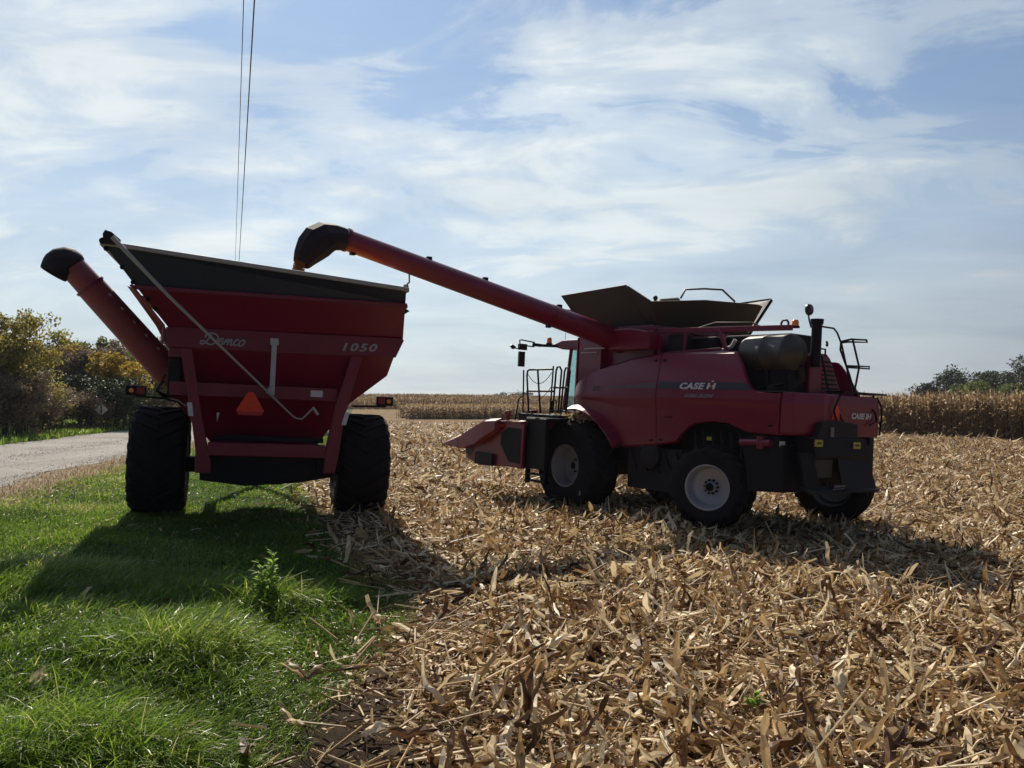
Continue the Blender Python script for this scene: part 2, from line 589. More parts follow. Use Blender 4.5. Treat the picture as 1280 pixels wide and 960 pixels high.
def height(x, y):
    x = np.asarray(x, float)
    y = np.asarray(y, float)
    near = np.clip(-0.045 * (x + 6), -0.63, 0)
    far = np.interp(y, [25, 60, 125, 180, 240, 400, 1500], [-0.4, -0.42, -0.75, -0.1, 0.75, 1.2, 0.0])
    hill = sstep(150, 260, y) * 1.25 * np.exp(-((x + 40) / 60.0) ** 2)
    leftw = sstep(-6, -16, x + 0.185 * y)
    b = sstep(25, 60, y)
    z = near * (1 - b) + (far + hill) * b
    z = z * (1 - leftw) + leftw * (0.0 + sstep(-18, -30, x + 0.185 * y) * 0.25)
    z = z + 0.035 * vnoise(x * 0.9, y * 0.9, 3) * (1 - leftw) * (1 - sstep(60, 120, y))
    z = z + 0.075 * np.clip(vnoise(x * 2.3, y * 2.3, 8) * 1.6, -0.6, 1) * sstep(-0.7, -1.7, x) * sstep(9.5, 7.5, y) * leftw_inv(x, y)
    z = z + 0.06 * np.exp(-((x - 3.5) ** 2 + (y - 14.6) ** 2) / 2.0)
    return z


def gridz(xs, ys, dz=0.0):
    X, Y = np.meshgrid(xs, ys)
    Z = height(X, Y) + dz
    V = np.stack([X.ravel(), Y.ravel(), Z.ravel()], 1)
    nx, ny = len(xs), len(ys)
    i, j = np.meshgrid(np.arange(nx - 1), np.arange(ny - 1))
    a = (j * nx + i).ravel()
    F = np.stack([a, a + 1, a + nx + 1, a + nx], 1)
    return V, F


xs = np.concatenate([-np.geomspace(1500, 12, 60), np.arange(-11.7, 14, 0.3), np.geomspace(14.3, 1500, 60)])
ys = np.concatenate([-np.geomspace(300, 1.2, 16), np.arange(-1, 30, 0.3), np.geomspace(30.3, 3000, 110)])
V, F = gridz(xs, ys)
tag(np_object('field_ground', V, F, 'soil'), kind='structure')


def strip_sheet(name, u_left, u_right, dz, mat, y0=-30, y1=260, ny=420, nx=24, left_fn=None, right_fn=None):
    """sheet following the road direction, in u = x + 0.185 y"""
    ys = np.linspace(y0, y1, ny)
    t_ = np.linspace(0, 1, nx)
    L = left_fn(ys) if left_fn else np.full(ny, float(u_left))
    Rr = right_fn(ys) if right_fn else np.full(ny, float(u_right))
    U = L[:, None] * (1 - t_) + Rr[:, None] * t_
    X = U - 0.185 * ys[:, None]
    Y = np.repeat(ys[:, None], nx, 1)
    Z = height(X, Y) + dz
    V = np.stack([X.ravel(), Y.ravel(), Z.ravel()], 1)
    i, j = np.meshgrid(np.arange(nx - 1), np.arange(ny - 1))
    a = (j * nx + i).ravel()
    F = np.stack([a, a + 1, a + nx + 1, a + nx], 1)
    return tag(np_object(name, V, F, mat), kind='structure')


# boundary between green verge and the residue, as x for a given y
def xb(y):
    return np.interp(y, [0, 4.2, 4.9, 6.2, 7, 8, 9.3, 10.9, 13, 18, 30, 300], [-1.75, -1.7, -1.5, -1.42, -1.22, -1.12, -1.5, -2.3, -3.0, -4.6, -6.5, -56.5])


def ub(y):
    return xb(y) + 0.185 * y + 0.16 * np.sin(y * 3.1) + 0.1 * np.sin(y * 7.7 + 1)


strip_sheet('grass_verge_ground', -6.2, 0, 0.008, 'turf', right_fn=ub)
strip_sheet('dry_shoulder', -8.0, 0, 0.012, 'shoulder', right_fn=lambda y: -6.3 + 0.25 * np.sin(y * 0.9) + 0.12 * np.sin(y * 2.7))
strip_sheet('far_verge_ground', -60, 0, 0.008, 'turf', nx=40, right_fn=lambda y: -14.6 + 0.1 * np.sin(y * 1.1))
M['baresoil'] = groundmat('bare_dark_soil', [(0.3, (0.02, 0.013, 0.009)), (0.5, (0.05, 0.032, 0.02)), (0.7, (0.10, 0.07, 0.045))], (1.5, 12.0, 60.0), 1.0, 0.05)
strip_sheet('bare_soil_strip', 0, 0, 0.004, 'baresoil', y0=2.0, y1=6.6, ny=90, nx=16, left_fn=lambda y: ub(y) - 0.5, right_fn=lambda y: ub(y) + np.clip(1.25 - 0.2 * np.abs(y - 4.0) ** 1.5, 0.0, 2) + 0.08 * np.sin(y * 9))
strip_sheet('gravel_road', 0, 0, 0.02, 'gravel', left_fn=lambda y: -15.0 + 0.18 * np.sin(y * 0.8) + 0.08 * np.sin(y * 2.3), right_fn=lambda y: -7.8 + 0.2 * np.sin(y * 0.7 + 2) + 0.09 * np.sin(y * 3.1))


# ------------------------------------------------------------------ strips (leaves, blades, husks)
def strips(P, yaw, pitch, length, width, curl, roll, twist, segs, across, tip=0.15, base=0.6, fold=0.25, wav=0.0, peak=0.4, tint=None):
    n = len(P)
    T = np.linspace(0, 1, segs + 1)
    pos = np.array(P, float)
    sl = length / segs
    cy, sy = np.cos(yaw), np.sin(yaw)
    V = np.zeros((n, segs + 1, across + 1, 3))
    prof = np.where(T < peak, base + (1 - base) * (T / peak), tip + (1 - tip) * np.sqrt(np.clip(1 - ((T - peak) / (1 - peak)) ** 2, 0, 1)))
    for i, tt in enumerate(T):
        pt = pitch + curl * tt
        if wav:      # crumpled pieces: every fold changes direction a little
            pt = pt + rng.normal(0, 0.17, n)
            ya = yaw + rng.normal(0, 0.15, n)
            cy, sy = np.cos(ya), np.sin(ya)
        d = np.stack([cy * np.cos(pt), sy * np.cos(pt), np.sin(pt)], 1)
        side = np.stack([-sy, cy, np.zeros(n)], 1)
        nr = np.cross(d, side)
        rr = roll + twist * tt
        wv = side * np.cos(rr)[:, None] + nr * np.sin(rr)[:, None]
        nv = np.cross(d, wv)
        hw = (width * prof[i] / 2 * (rng.uniform(0.45, 1.2, n) if wav else 1.0))[:, None]
        for a in range(across + 1):
            s = (a / across) * 2 - 1
            off = wv * hw * s
            if across == 2 and a == 1:
                off = off + nv * hw * fold
            if wav:
                off = off + nv * (rng.uniform(-wav, wav, n) * width)[:, None]
            V[:, i, a] = pos + off
        pos = pos + d * sl[:, None]
    k = (segs + 1) * (across + 1)
    idx = []
    for i in range(segs):
        for a in range(across):
            b = i * (across + 1) + a
            idx.append((b, b + 1, b + across + 2, b + across + 1))
    F = (np.arange(n)[:, None, None] * k + np.array(idx)[None]).reshape(-1, 4)
    tt_ = np.repeat(tint if tint is not None else rng.random(n), k)
    return V.reshape(-1, 3), F, tt_


class Bag:
    def __init__(s):
        s.V, s.F, s.T, s.o = [], [], [], 0

    def add(s, vft):
        V, F, T = vft
        s.V.append(V)
        s.F.append(F + s.o)
        s.T.append(T)
        s.o += len(V)

    def build(s, name, mat, parent=None, smooth=True):
        return np_object(name, np.concatenate(s.V), np.concatenate(s.F), mat, np.concatenate(s.T), smooth, parent)


def in_view(y, margin=1.5):
    """half width of the ground that the photograph (or a step aside) shows at distance y"""
    return 0.64 * y + margin


def scatter(y0, y1, density, side='field', margin=1.6):
    W = in_view(y1, margin)
    n = int(density * (y1 - y0) * 2 * W)
    x = rng.uniform(-W, W, n)
    y = rng.uniform(y0, y1, n)
    keep = np.abs(x) < in_view(y, margin)
    x, y = x[keep], y[keep]
    u = x + 0.185 * y
    if side == 'field':
        d = x - xb(y)
        pk = np.clip(0.5 + d / 0.9, 0, 1)
        k = rng.random(len(x)) < pk
    else:
        d = xb(y) - x
        k = (rng.random(len(x)) < np.clip(0.5 + d / 0.7, 0, 1)) & (u > -6.6 + rng.normal(0, 0.25, len(x)))
    return x[k], y[k]


def clump(x, y, seed, sc_=1.0):
    return 0.5 + 0.5 * np.clip(vnoise(x * sc_, y * sc_, seed) * 2.2, -1, 1)


# ------------------------------------------------------------------ corn residue on the field (nobody could count it)
bag = Bag()
bands = [  # y0, y1, density, segs, across, len scale
    (2.2, 6.5, 820, 6, 2, 1.0), (6.5, 10, 620, 5, 2, 1.05), (10, 16, 420, 4, 1, 1.1), (16, 26, 220, 2, 1, 1.25),
    (26, 45, 80, 2, 1, 1.6), (45, 95, 16, 1, 1, 2.6)]
for (y0, y1, dens, sg, ac, ls) in bands:
    x, y = scatter(y0, y1, dens, 'field', 3.2)
    n = len(x)
    cl = clump(x, y, 11, 1.6)
    row = 0.5 + 0.5 * np.cos((x + 0.185 * y) * 2 * math.pi / 0.76)
    keep = rng.random(n) < (0.5 + 0.35 * cl + 0.25 * row)
    edge = np.clip((x - xb(y)) / 1.6, 0.25, 1) * np.where((y < 5.9) & (x - xb(y) < 1.15 - 0.25 * np.abs(y - 4.2)), 0.10, 1)
    keep &= rng.random(n) < edge
    x, y, cl, row = x[keep], y[keep], cl[keep], row[keep]
    n = len(x)
    big = rng.random(n)
    L = np.where(big > 0.60, rng.uniform(0.15, 0.44, n), rng.uniform(0.04, 0.16, n)) * (0.6 + 0.4 * ls)
    Wd = np.where(big > 0.60, rng.uniform(0.018, 0.072, n), rng.uniform(0.007, 0.032, n)) * ls
    pile = 0.15 * cl ** 2 * (0.4 + 0.6 * clump(x, y, 12, 4.0)) + 0.04 * row
    z = height(x, y) + rng.random(n) ** 1.5 * (0.03 + pile) * (1 if y0 < 26 else 0.8)
    up = rng.random(n)
    pitch = np.where(up > 0.92, rng.uniform(0.3, 1.1, n), rng.normal(0.04, 0.22, n))
    tint = np.clip(rng.beta(1.1, 1.15, n) + (rng.random(n) > 0.88) * 0.35, 0, 1)
    bag.add(strips(np.stack([x, y, z], 1), rng.uniform(0, 6.283, n), pitch, L, Wd, rng.normal(-0.15, 0.7, n),
                   rng.normal(0, 0.6, n), rng.normal(0, 1.3, n), sg, ac, tip=0.45, base=0.75, fold=0.7, wav=0.22, peak=0.3, tint=tint))
x, y = scatter(2.2, 20, 5, 'grass', 1.0)
n = len(x)
bag.add(strips(np.stack([x, y, height(x, y) + rng.uniform(0.03, 0.09, n)], 1), rng.uniform(0, 6.283, n), rng.normal(0.1, 0.3, n), rng.uniform(0.04, 0.2, n), rng.uniform(0.008, 0.03, n), rng.normal(-0.2, 0.8, n),
               rng.normal(0, 0.6, n), rng.normal(0, 0.8, n), 4, 1, tip=0.4, wav=0.15, tint=rng.uniform(0.2, 0.95, n)))
# fine chaff close to the camera
x, y = scatter(2.2, 9.0, 900)
k_ = ~((y < 5.9) & (x - xb(y) < 1.1 - 0.25 * np.abs(y - 4.2)) & (rng.random(len(x)) < 0.7))
x, y = x[k_], y[k_]
n = len(x)
bag.add(strips(np.stack([x, y, height(x, y) + rng.random(n) * 0.045], 1), rng.uniform(0, 6.283, n), rng.normal(0, 0.3, n),
               rng.uniform(0.015, 0.07, n), rng.uniform(0.004, 0.012, n), rng.normal(0, 0.6, n), rng.normal(0, 0.8, n), rng.normal(0, 0.5, n), 2, 1,
               tint=np.clip(rng.beta(2, 1.5, n), 0, 1)))
# broken stalk sections and stubble: round stems as rolled strips
def stems(x, y, z, yaw, pitch, L, rad, tint, sides=5):
    n = len(x)
    d = np.stack([np.cos(yaw) * np.cos(pitch), np.sin(yaw) * np.cos(pitch), np.sin(pitch)], 1)
    sd = np.stack([-np.sin(yaw), np.cos(yaw), np.zeros(n)], 1)
    nr = np.cross(d, sd)
    P = np.stack([x, y, z], 1)
    V = np.zeros((n, 2, sides, 3))
    for k in range(sides):
        a = 2 * math.pi * k / sides
        off = (sd * math.cos(a) + nr * math.sin(a)) * rad[:, None]
        V[:, 0, k] = P + off
        V[:, 1, k] = P + d * L[:, None] + off * 0.8
    idx = [(k, (k + 1) % sides, sides + (k + 1) % sides, sides + k) for k in range(sides)]
    F = (np.arange(n)[:, None, None] * (2 * sides) + np.array(idx)[None]).reshape(-1, 4)
    return V.reshape(-1, 3), F, np.repeat(tint, 2 * sides)


for (y0, y1, dens, rs) in ((2.2, 9, 34, 1.0), (9, 20, 16, 1.2), (20, 45, 4, 1.7)):
    x, y = scatter(y0, y1, dens)
    n = len(x)
    bag.add(stems(x, y, height(x, y) + rng.uniform(0.01, 0.09, n), rng.uniform(0, 6.28, n), rng.normal(0.05, 0.2, n),
                  rng.uniform(0.1, 0.65, n), rng.uniform(0.003, 0.011, n) * rs, np.clip(rng.normal(0.62, 0.2, n), 0, 1)))
# standing stubble in rows
ks = np.arange(-60, 160)
rx, ryy = [], []
for k in ks:
    u = -1.0 + k * 0.76
    yy = np.arange(2.5, 48, 0.21) + rng.normal(0, 0.05, len(np.arange(2.5, 48, 0.21)))
    xx = u - 0.185 * yy + rng.normal(0, 0.04, len(yy))
    ok = (np.abs(xx) < in_view(yy, 1.0)) & (xx > xb(yy) + 0.6) & (rng.random(len(yy)) < 0.62)
    rx.append(xx[ok])
    ryy.append(yy[ok])
x, y = np.concatenate(rx), np.concatenate(ryy)
n = len(x)
hs = rng.uniform(0.08, 0.24, n)
bag.add(stems(x, y, height(x, y), rng.uniform(0, 6.28, n), rng.normal(1.25, 0.3, n), hs, rng.uniform(0.008, 0.013, n) * np.interp(y, [5, 40], [1, 1.5]), np.clip(rng.normal(0.4, 0.2, n), 0, 1)))
for q in range(3):   # ragged sheath leaves on the stubble
    bag.add(strips(np.stack([x, y, height(x, y) + rng.uniform(0, 0.1, n)], 1), rng.uniform(0, 6.28, n), rng.normal(0.8, 0.45, n), rng.uniform(0.1, 0.28, n), rng.uniform(0.018, 0.045, n) * np.interp(y, [5, 40], [1, 1.6]),
                   rng.normal(-0.8, 0.8, n), rng.normal(0, 0.6, n), rng.normal(0, 1.0, n), 4, 1, tip=0.2, wav=0.15, tint=np.clip(rng.beta(2, 2, n), 0, 1)))
tag(bag.build('corn_residue', 'residue', None, False), 'loose tan corn leaves, husks and stubble covering the harvested field', 'crop residue', kind='stuff')

# ------------------------------------------------------------------ green grass
bag = Bag()
for (y0, y1, dens, sg, ws, ls) in ((2.0, 6.0, 5200, 5, 0.8, 1.35), (6.0, 9.5, 3000, 4, 1.0, 1.2), (9.5, 15, 1300, 2, 1.6, 0.75), (15, 27, 420, 2, 2.6, 0.75), (27, 60, 60, 1, 6.0, 1.0)):
    x, y = scatter(y0, y1, dens, 'grass', 1.2)
    n = len(x)
    u = x + 0.185 * y
    cl = clump(x, y, 21, 1.3)
    cl2 = clump(x, y, 33, 4.5)
    lush = sstep(10.0, 7.6, y) * sstep(-0.1, 0.5, xb(y) - x) * 0.75 + 0.25
    tuft = np.clip(vnoise(x * 2.4 + 5, y * 2.4, 91) * 2.6, 0, 1)
    L = (0.06 + 0.20 * lush * (0.2 + 0.8 * cl2) * (0.45 + 0.55 * cl) + 0.19 * lush * tuft + 0.12 * np.exp(-((x + 2.3) ** 2 + (y - 7.9) ** 2) / 0.12)) * rng.uniform(0.6, 1.25, n) * ls
    yaw = rng.normal(-0.35, 1.1, n) + 2.6 * (cl - 0.5) + 1.6 * (clump(x, y, 77, 2.6) - 0.5)
    tint = np.clip(0.20 + 0.16 * tuft + 0.26 * clump(x, y, 55, 2.0) + 0.35 * cl * rng.random(n) + rng.normal(0, 0.13, n) + (rng.random(n) > 0.975) * 0.55 + 0.25 * sstep(-4.2, -6.3, u) * rng.random(n) + 0.6 * np.clip(clump(x, y, 61, 1.1) - 0.72, 0, 1) * 2.5 * rng.random(n) * sstep(-2.6, -4.0, u), 0, 1)
    bag.add(strips(np.stack([x, y, height(x, y) + 0.008], 1), yaw, rng.normal(1.12, 0.22, n), L, rng.uniform(0.0035, 0.0085, n) * ws * (1 + 0.35 * lush), -rng.uniform(0.6, 2.3, n),
                   rng.normal(0, 0.5, n), rng.normal(0, 0.4, n), sg, 1, tip=0.08, base=0.9, peak=0.3, tint=tint))
# grass of the verge across the road
n = 26000
y = rng.uniform(20, 100, n)
u = -15.0 - rng.random(n) ** 1.3 * 9
x = u - 0.185 * y
bag.add(strips(np.stack([x, y, height(x, y)], 1), rng.uniform(0, 6.28, n), rng.normal(1.2, 0.25, n), rng.uniform(0.12, 0.4, n), rng.uniform(0.03, 0.07, n), rng.normal(-0.8, 0.5, n), rng.normal(0, 0.5, n), rng.normal(0, 0.3, n), 2, 1,
               tint=np.clip(rng.normal(0.55, 0.25, n), 0, 1)))
tag(bag.build('grass', 'grassblade'), 'green grass growing on the verges beside the gravel road', 'grass', kind='stuff')
bag = Bag()
n = 16000
y = rng.uniform(8, 60, n)
u = -6.8 + rng.normal(0, 0.6, n)
x = u - 0.185 * y
bag.add(strips(np.stack([x, y, height(x, y)], 1), rng.uniform(0, 6.28, n), rng.normal(1.0, 0.35, n), rng.uniform(0.04, 0.16, n), rng.uniform(0.006, 0.02, n), rng.normal(-0.8, 0.5, n), rng.normal(0, 0.5, n), rng.normal(0, 0.3, n), 2, 1))
tag(bag.build('dry_grass', 'drygrass'), 'pale dry grass along the gravel road edge', 'dry grass', kind='stuff')


bag = Bag()
n = 15000
y = rng.uniform(14, 60, n)
u = np.concatenate([rng.uniform(-15.0, -7.6, n // 3), rng.choice([-14.7, -11.4, -8.0], n - n // 3) + rng.normal(0, 0.35, n - n // 3)])
x = u - 0.185 * y
bag.add(strips(np.stack([x, y, height(x, y) + 0.024], 1), rng.uniform(0, 6.28, n), rng.normal(0.3, 0.3, n), rng.uniform(0.012, 0.04, n), rng.uniform(0.012, 0.035, n), rng.normal(0, 0.3, n), rng.normal(0, 0.6, n), np.zeros(n), 1, 1, base=0.7, tip=0.6))
M['pebble'] = leafmat('pebbles', [(0, (0.16, 0.14, 0.12)), (1, (0.46, 0.43, 0.39))], 0.0, 0.9, 0.1)
tag(bag.build('loose_gravel', 'pebble'), 'loose grey pebbles on the gravel road', 'gravel', kind='stuff')

# ------------------------------------------------------------------ standing corn
def corn_plants(bag, x, y, hgt, leaves=8, wscale=1.0, segs=2):
    n = len(x)
    z = height(x, y)
    bag.add(stems(x, y, z, rng.uniform(0, 6.28, n), rng.normal(1.52, 0.05, n), hgt * 0.93, np.full(n, 0.014) * wscale, np.clip(rng.normal(0.4, 0.15, n), 0, 1), 3))
    for k in range(leaves):
        f = (k + 0.6) / (leaves + 0.4)
        bag.add(strips(np.stack([x, y, z + hgt * f * 0.92], 1), rng.uniform(0, 6.28, n), rng.normal(0.75, 0.4, n), rng.uniform(0.3, 0.75, n) * (1.1 - 0.45 * f), rng.uniform(0.04, 0.08, n) * wscale,
                       -rng.uniform(1.4, 3.2, n), rng.normal(0, 0.5, n), rng.normal(0, 1.0, n), segs, 1, tip=0.15, tint=np.clip(rng.beta(0.9, 1.2, n) * (0.6 + 0.6 * f), 0, 1)))
    bag.add(strips(np.stack([x, y, z + hgt * 0.9], 1), rng.uniform(0, 6.28, n), rng.normal(1.45, 0.15, n), rng.uniform(0.15, 0.35, n), np.full(n, 0.035) * wscale, rng.normal(0, 0.5, n), rng.normal(0, 1, n), rng.normal(0, 1, n), 1, 1))


def region_points(poly_fn, x0, x1, y0, y1, n):
    x = rng.uniform(x0, x1, n)
    y = rng.uniform(y0, y1, n)
    k = poly_fn(x, y)
    return x[k], y[k]


def edge_x(y):     # left edge of the right-hand stand
    return np.interp(y, [20, 50, 60, 125], [43.0, 30.2, 26.4, 15.0])


def canopy(bag, V, F, tint):
    bag.add((V, F, tint))


bag = Bag()
for (d0, d1, n, lv) in ((0, 2.2, 6500, 8), (2.2, 16, 12000, 6)):
    y = rng.uniform(28, 124, n)
    x = edge_x(y) + rng.uniform(d0, d1, n)
    if d0 == 0:
        k = rng.random(n) < np.interp(y, [28, 60, 124], [1.0, 0.9, 0.45])
        x, y = x[k], y[k]
    corn_plants(bag, x, y, rng.normal(2.62, 0.27, len(x)), lv, 1.7)
tag(bag.build('standing_corn', 'cornplant'), 'dry standing corn to the right behind the combine rear', 'corn crop', kind='stuff')
bag = Bag()
n = 5200
y = rng.uniform(122, 130, n)
x = rng.uniform(-15.5, 40, n)
corn_plants(bag, x, y, rng.normal(1.95, 0.12, n), 6, 2.2)
n = 5000
y = rng.uniform(130, 150, n)
x = rng.uniform(-18, 45, n)
corn_plants(bag, x, y, rng.normal(1.9, 0.12, n), 4, 3.0)
tag(bag.build('standing_corn', 'cornplant'), 'dry standing corn block in the middle distance beyond the header', 'corn crop', kind='stuff')
bag = Bag()
n = 9000
x = rng.uniform(-110, 130, n)
y = 182 + rng.random(n) * 14 + 0.0 * x
corn_plants(bag, x, y, rng.normal(2.3, 0.15, n), 4, 3.8)
n = 22000
x = rng.uniform(-150, 260, n)
y = 196 + rng.random(n) ** 1.2 * 140
corn_plants(bag, x, y, rng.normal(2.3, 0.15, n), 3, 5.0)
tag(bag.build('standing_corn', 'cornplant'), 'dry standing corn on the far rise at the horizon', 'corn crop', kind='stuff')


# ------------------------------------------------------------------ trees
def tree(name, label, cat, x, y, h, w, leafcols, dens=2600, leaf=0.16, trunk=0.16, base_frac=0.25, seed=1, group=None, gaps=0.35, stems_n=1, lobes=16):
    r = np.random.default_rng(seed)
    z0 = float(height(x, y))
    e = empty(name, Matrix.Translation((x, y, z0)))
    tag(e, label, cat, group)
    tm = MB()
    # limbs
    tips = []
    for s_ in range(stems_n):
        bx, by = (r.normal(0, 0.15 * w, 2) if stems_n > 1 else (0, 0))
        p = Vector((bx, by, 0))
        path = [p.copy()]
        k = 7
        for i in range(k):
            p = p + Vector((r.normal(0, 0.05) * h / 3, r.normal(0, 0.05) * h / 3, h * 0.85 / k))
            path.append(p.copy())
        tm.tube(path, [trunk * (1 - 0.85 * i / k) for i in range(k + 1)], 7)
        for i in range(2, k + 1):
            for b in range(3):
                a = r.uniform(0, 6.28)
                ln = w * 0.5 * r.uniform(0.5, 1.0) * (1.1 - 0.6 * abs(i / k - 0.5))
                q0 = path[i]
                q1 = q0 + Vector((math.cos(a) * ln * 0.5, math.sin(a) * ln * 0.5, ln * r.uniform(0.15, 0.5)))
                q2 = q1 + Vector((math.cos(a + r.normal(0, .4)) * ln * 0.5, math.sin(a + r.normal(0, .4)) * ln * 0.5, ln * r.uniform(0.1, 0.5)))
                rr = trunk * (0.42 - 0.035 * i)
                tm.tube([q0, q1, q2], [rr, rr * 0.6, rr * 0.2], 5)
                tips += [q1, q2]
                for tw in range(3):
                    a2 = r.uniform(0, 6.28)
                    q3 = q2 + Vector((math.cos(a2), math.sin(a2), r.uniform(-.1, 1.1))) * ln * 0.3
                    tm.tube([q1.lerp(q2, 0.6 + 0.4 * r.random()), q3], [rr * 0.3, rr * 0.08], 4)
                    tips.append(q3)
    tm.build('trunk', 'bark', e)
    # crown: leaf clumps round limb tips, plus clumps in an uneven volume
    cen = [np.array(t_) for t_ in tips if r.random() > gaps * 0.5]
    for i in range(lobes):
        a = r.uniform(0, 6.28)
        zz = r.uniform(base_frac, 0.95)
        rad = 0.5 * w * math.sqrt(max(0.05, 1 - ((zz - 0.5) / 0.52) ** 2)) * r.uniform(0.35, 1.0)
        cen.append(np.array([math.cos(a) * rad, math.sin(a) * rad, zz * h]))
    cen = np.array(cen)
    cr = r.uniform(0.07, 0.17, len(cen)) * w
    ct = r.normal(0.5, 0.2, len(cen))
    ci = r.integers(0, len(cen), dens)
    off = r.normal(0, 1, (dens, 3))
    off /= np.linalg.norm(off, axis=1)[:, None]
    off *= (r.random(dens) ** 0.45)[:, None] * cr[ci][:, None]
    off[:, 2] *= 0.75
    P = cen[ci] + off
    P = P[P[:, 2] > base_frac * h * 0.35]
    ci = ci[:len(P)]
    n = len(P)
    tint = np.clip(ct[ci] + r.normal(0, 0.16, n), 0, 1)
    global rng
    sv, rng = rng, r
    V, F, T = strips(P, r.uniform(0, 6.28, n), r.normal(-0.2, 0.7, n), r.uniform(0.6, 1.5, n) * leaf, r.uniform(0.5, 1.1, n) * leaf, r.normal(0, 0.6, n), r.uniform(-1.5, 1.5, n), r.normal(0, 0.5, n), 2, 1, tip=0.2, base=0.3, peak=0.45, tint=tint)
    rng = sv
    np_object('crown', V, F, leafcols, T, False, e)
    return e


LG = {
    'olive': leafmat('olive_leaves', [(0, (0.08, 0.08, 0.02)), (0.5, (0.26, 0.23, 0.055)), (1, (0.44, 0.36, 0.10))], 0.45),
    'gold': leafmat('gold_leaves', [(0, (0.16, 0.11, 0.02)), (0.5, (0.38, 0.27, 0.04)), (1, (0.58, 0.40, 0.07))], 0.45),
    'green': leafmat('green_leaves', [(0, (0.04, 0.06, 0.015)), (0.5, (0.12, 0.15, 0.035)), (1, (0.25, 0.25, 0.06))], 0.4),
    'brown': leafmat('brown_twigs', [(0, (0.08, 0.055, 0.045)), (0.5, (0.18, 0.13, 0.09)), (1, (0.32, 0.24, 0.15))], 0.35),
    'dark': leafmat('dark_leaves', [(0, (0.010, 0.018, 0.010)), (0.5, (0.028, 0.042, 0.020)), (1, (0.06, 0.075, 0.03))], 0.25),
}
TG = 'trees along the far side of the road'


def gx(px, D):
    return (px - 640) / 1050 * D


tree('tree', 'tall olive-brown tree with thin leaning crown at left edge of photo', 'tree', gx(0, 44), 44, 5.6, 4.0, LG['olive'], 20000, 0.13, 0.17, 0.3, 3, TG, stems_n=3, lobes=10)
tree('shrub', 'dark brown bare shrub under the tall tree at left edge', 'shrub', gx(10, 42), 42, 2.4, 3.2, LG['brown'], 17600, 0.11, 0.05, 0.05, 5, TG, stems_n=7, lobes=22)
tree('shrub', 'low brown twiggy shrub beside the leftmost tree, nearest the road', 'shrub', gx(44, 46), 46, 1.9, 2.8, LG['brown'], 11000, 0.11, 0.04, 0.03, 6, TG, stems_n=7, lobes=18)
tree('tree', 'golden yellow tree left of the diamond sign', 'tree', gx(84, 62), 62, 5.6, 4.0, LG['gold'], 15400, 0.17, 0.13, 0.2, 8, TG, stems_n=2)
tree('tree', 'dark brown leafless tree just behind the diamond sign', 'tree', gx(107, 60), 60, 5.3, 3.6, LG['brown'], 14300, 0.15, 0.10, 0.08, 9, TG, stems_n=4)
tree('tree', 'green-topped tree right above the diamond sign', 'tree', gx(128, 66), 66, 6.1, 3.6, LG['green'], 11440, 0.17, 0.12, 0.3, 10, TG, stems_n=2, gaps=.5)
tree('tree', 'olive gold tree between the sign and the cart light', 'tree', gx(143, 58), 58, 4.4, 3.3, LG['gold'], 13200, 0.15, 0.10, 0.1, 12, TG, stems_n=3)
tree('tree', 'bushy green tree behind the cart light on the left', 'tree', gx(158, 66), 66, 5.4, 4.2, LG['green'], 14300, 0.17, 0.10, 0.1, 13, TG, stems_n=3)
tree('tree', 'brown tree half hidden by the red unloading tube', 'tree', gx(188, 72), 72, 6.1, 5.0, LG['brown'], 17600, 0.17, 0.12, 0.1, 14, TG, stems_n=4)
tree('tree', 'tan thinning tree behind the left cart wheel', 'tree', gx(210, 76), 76, 5.8, 5.0, LG['olive'], 15400, 0.17, 0.12, 0.1, 15, TG, stems_n=3)
tree('tree', 'hazy dark tree far behind between leftmost and golden trees', 'tree', gx(52, 84), 84, 5.0, 8.0, LG['dark'], 19800, 0.22, 0.12, 0.05, 16, TG, stems_n=3)
tree('shrub', 'dark green low shrub at foot of the golden tree', 'shrub', gx(75, 55), 55, 2.4, 4.0, LG['dark'], 11000, 0.13, 0.05, 0.02, 18, TG, stems_n=6)
tree('shrub', 'dark green shrub right of the diamond sign post', 'shrub', gx(154, 55), 55, 2.6, 3.2, LG['dark'], 11000, 0.13, 0.05, 0.02, 19, TG, stems_n=6)
tree('shrub', 'reddish brown shrub directly behind the sign post', 'shrub', gx(112, 54), 54, 1.7, 3.0, LG['brown'], 8800, 0.12, 0.05, 0.02, 20, TG, stems_n=6)
tree('shrub', 'olive weedy shrub by the road left of the golden tree', 'shrub', gx(45, 51), 51, 1.7, 2.6, LG['olive'], 7920, 0.12, 0.05, 0.02, 22, TG, stems_n=6)
tree('tree', 'tall brown tree hidden mostly behind the cart hopper', 'tree', gx(232, 84), 84, 6.0, 6.0, LG['olive'], 13200, 0.2, 0.12, 0.1, 23, TG, stems_n=3)
RG = 'trees beyond the standing corn'
tree('tree', 'open round-topped dark tree standing alone above the corn', 'tree', gx(1181, 150), 150, 6.4, 4.4, LG['dark'], 2600, 0.24, 0.22, 0.45, 31, RG, lobes=8)
tree('tree', 'small pale tree left of the open round-topped tree', 'tree', gx(1155, 150), 150, 4.3, 2.6, LG['dark'], 1500, 0.24, 0.12, 0.3, 32, RG)
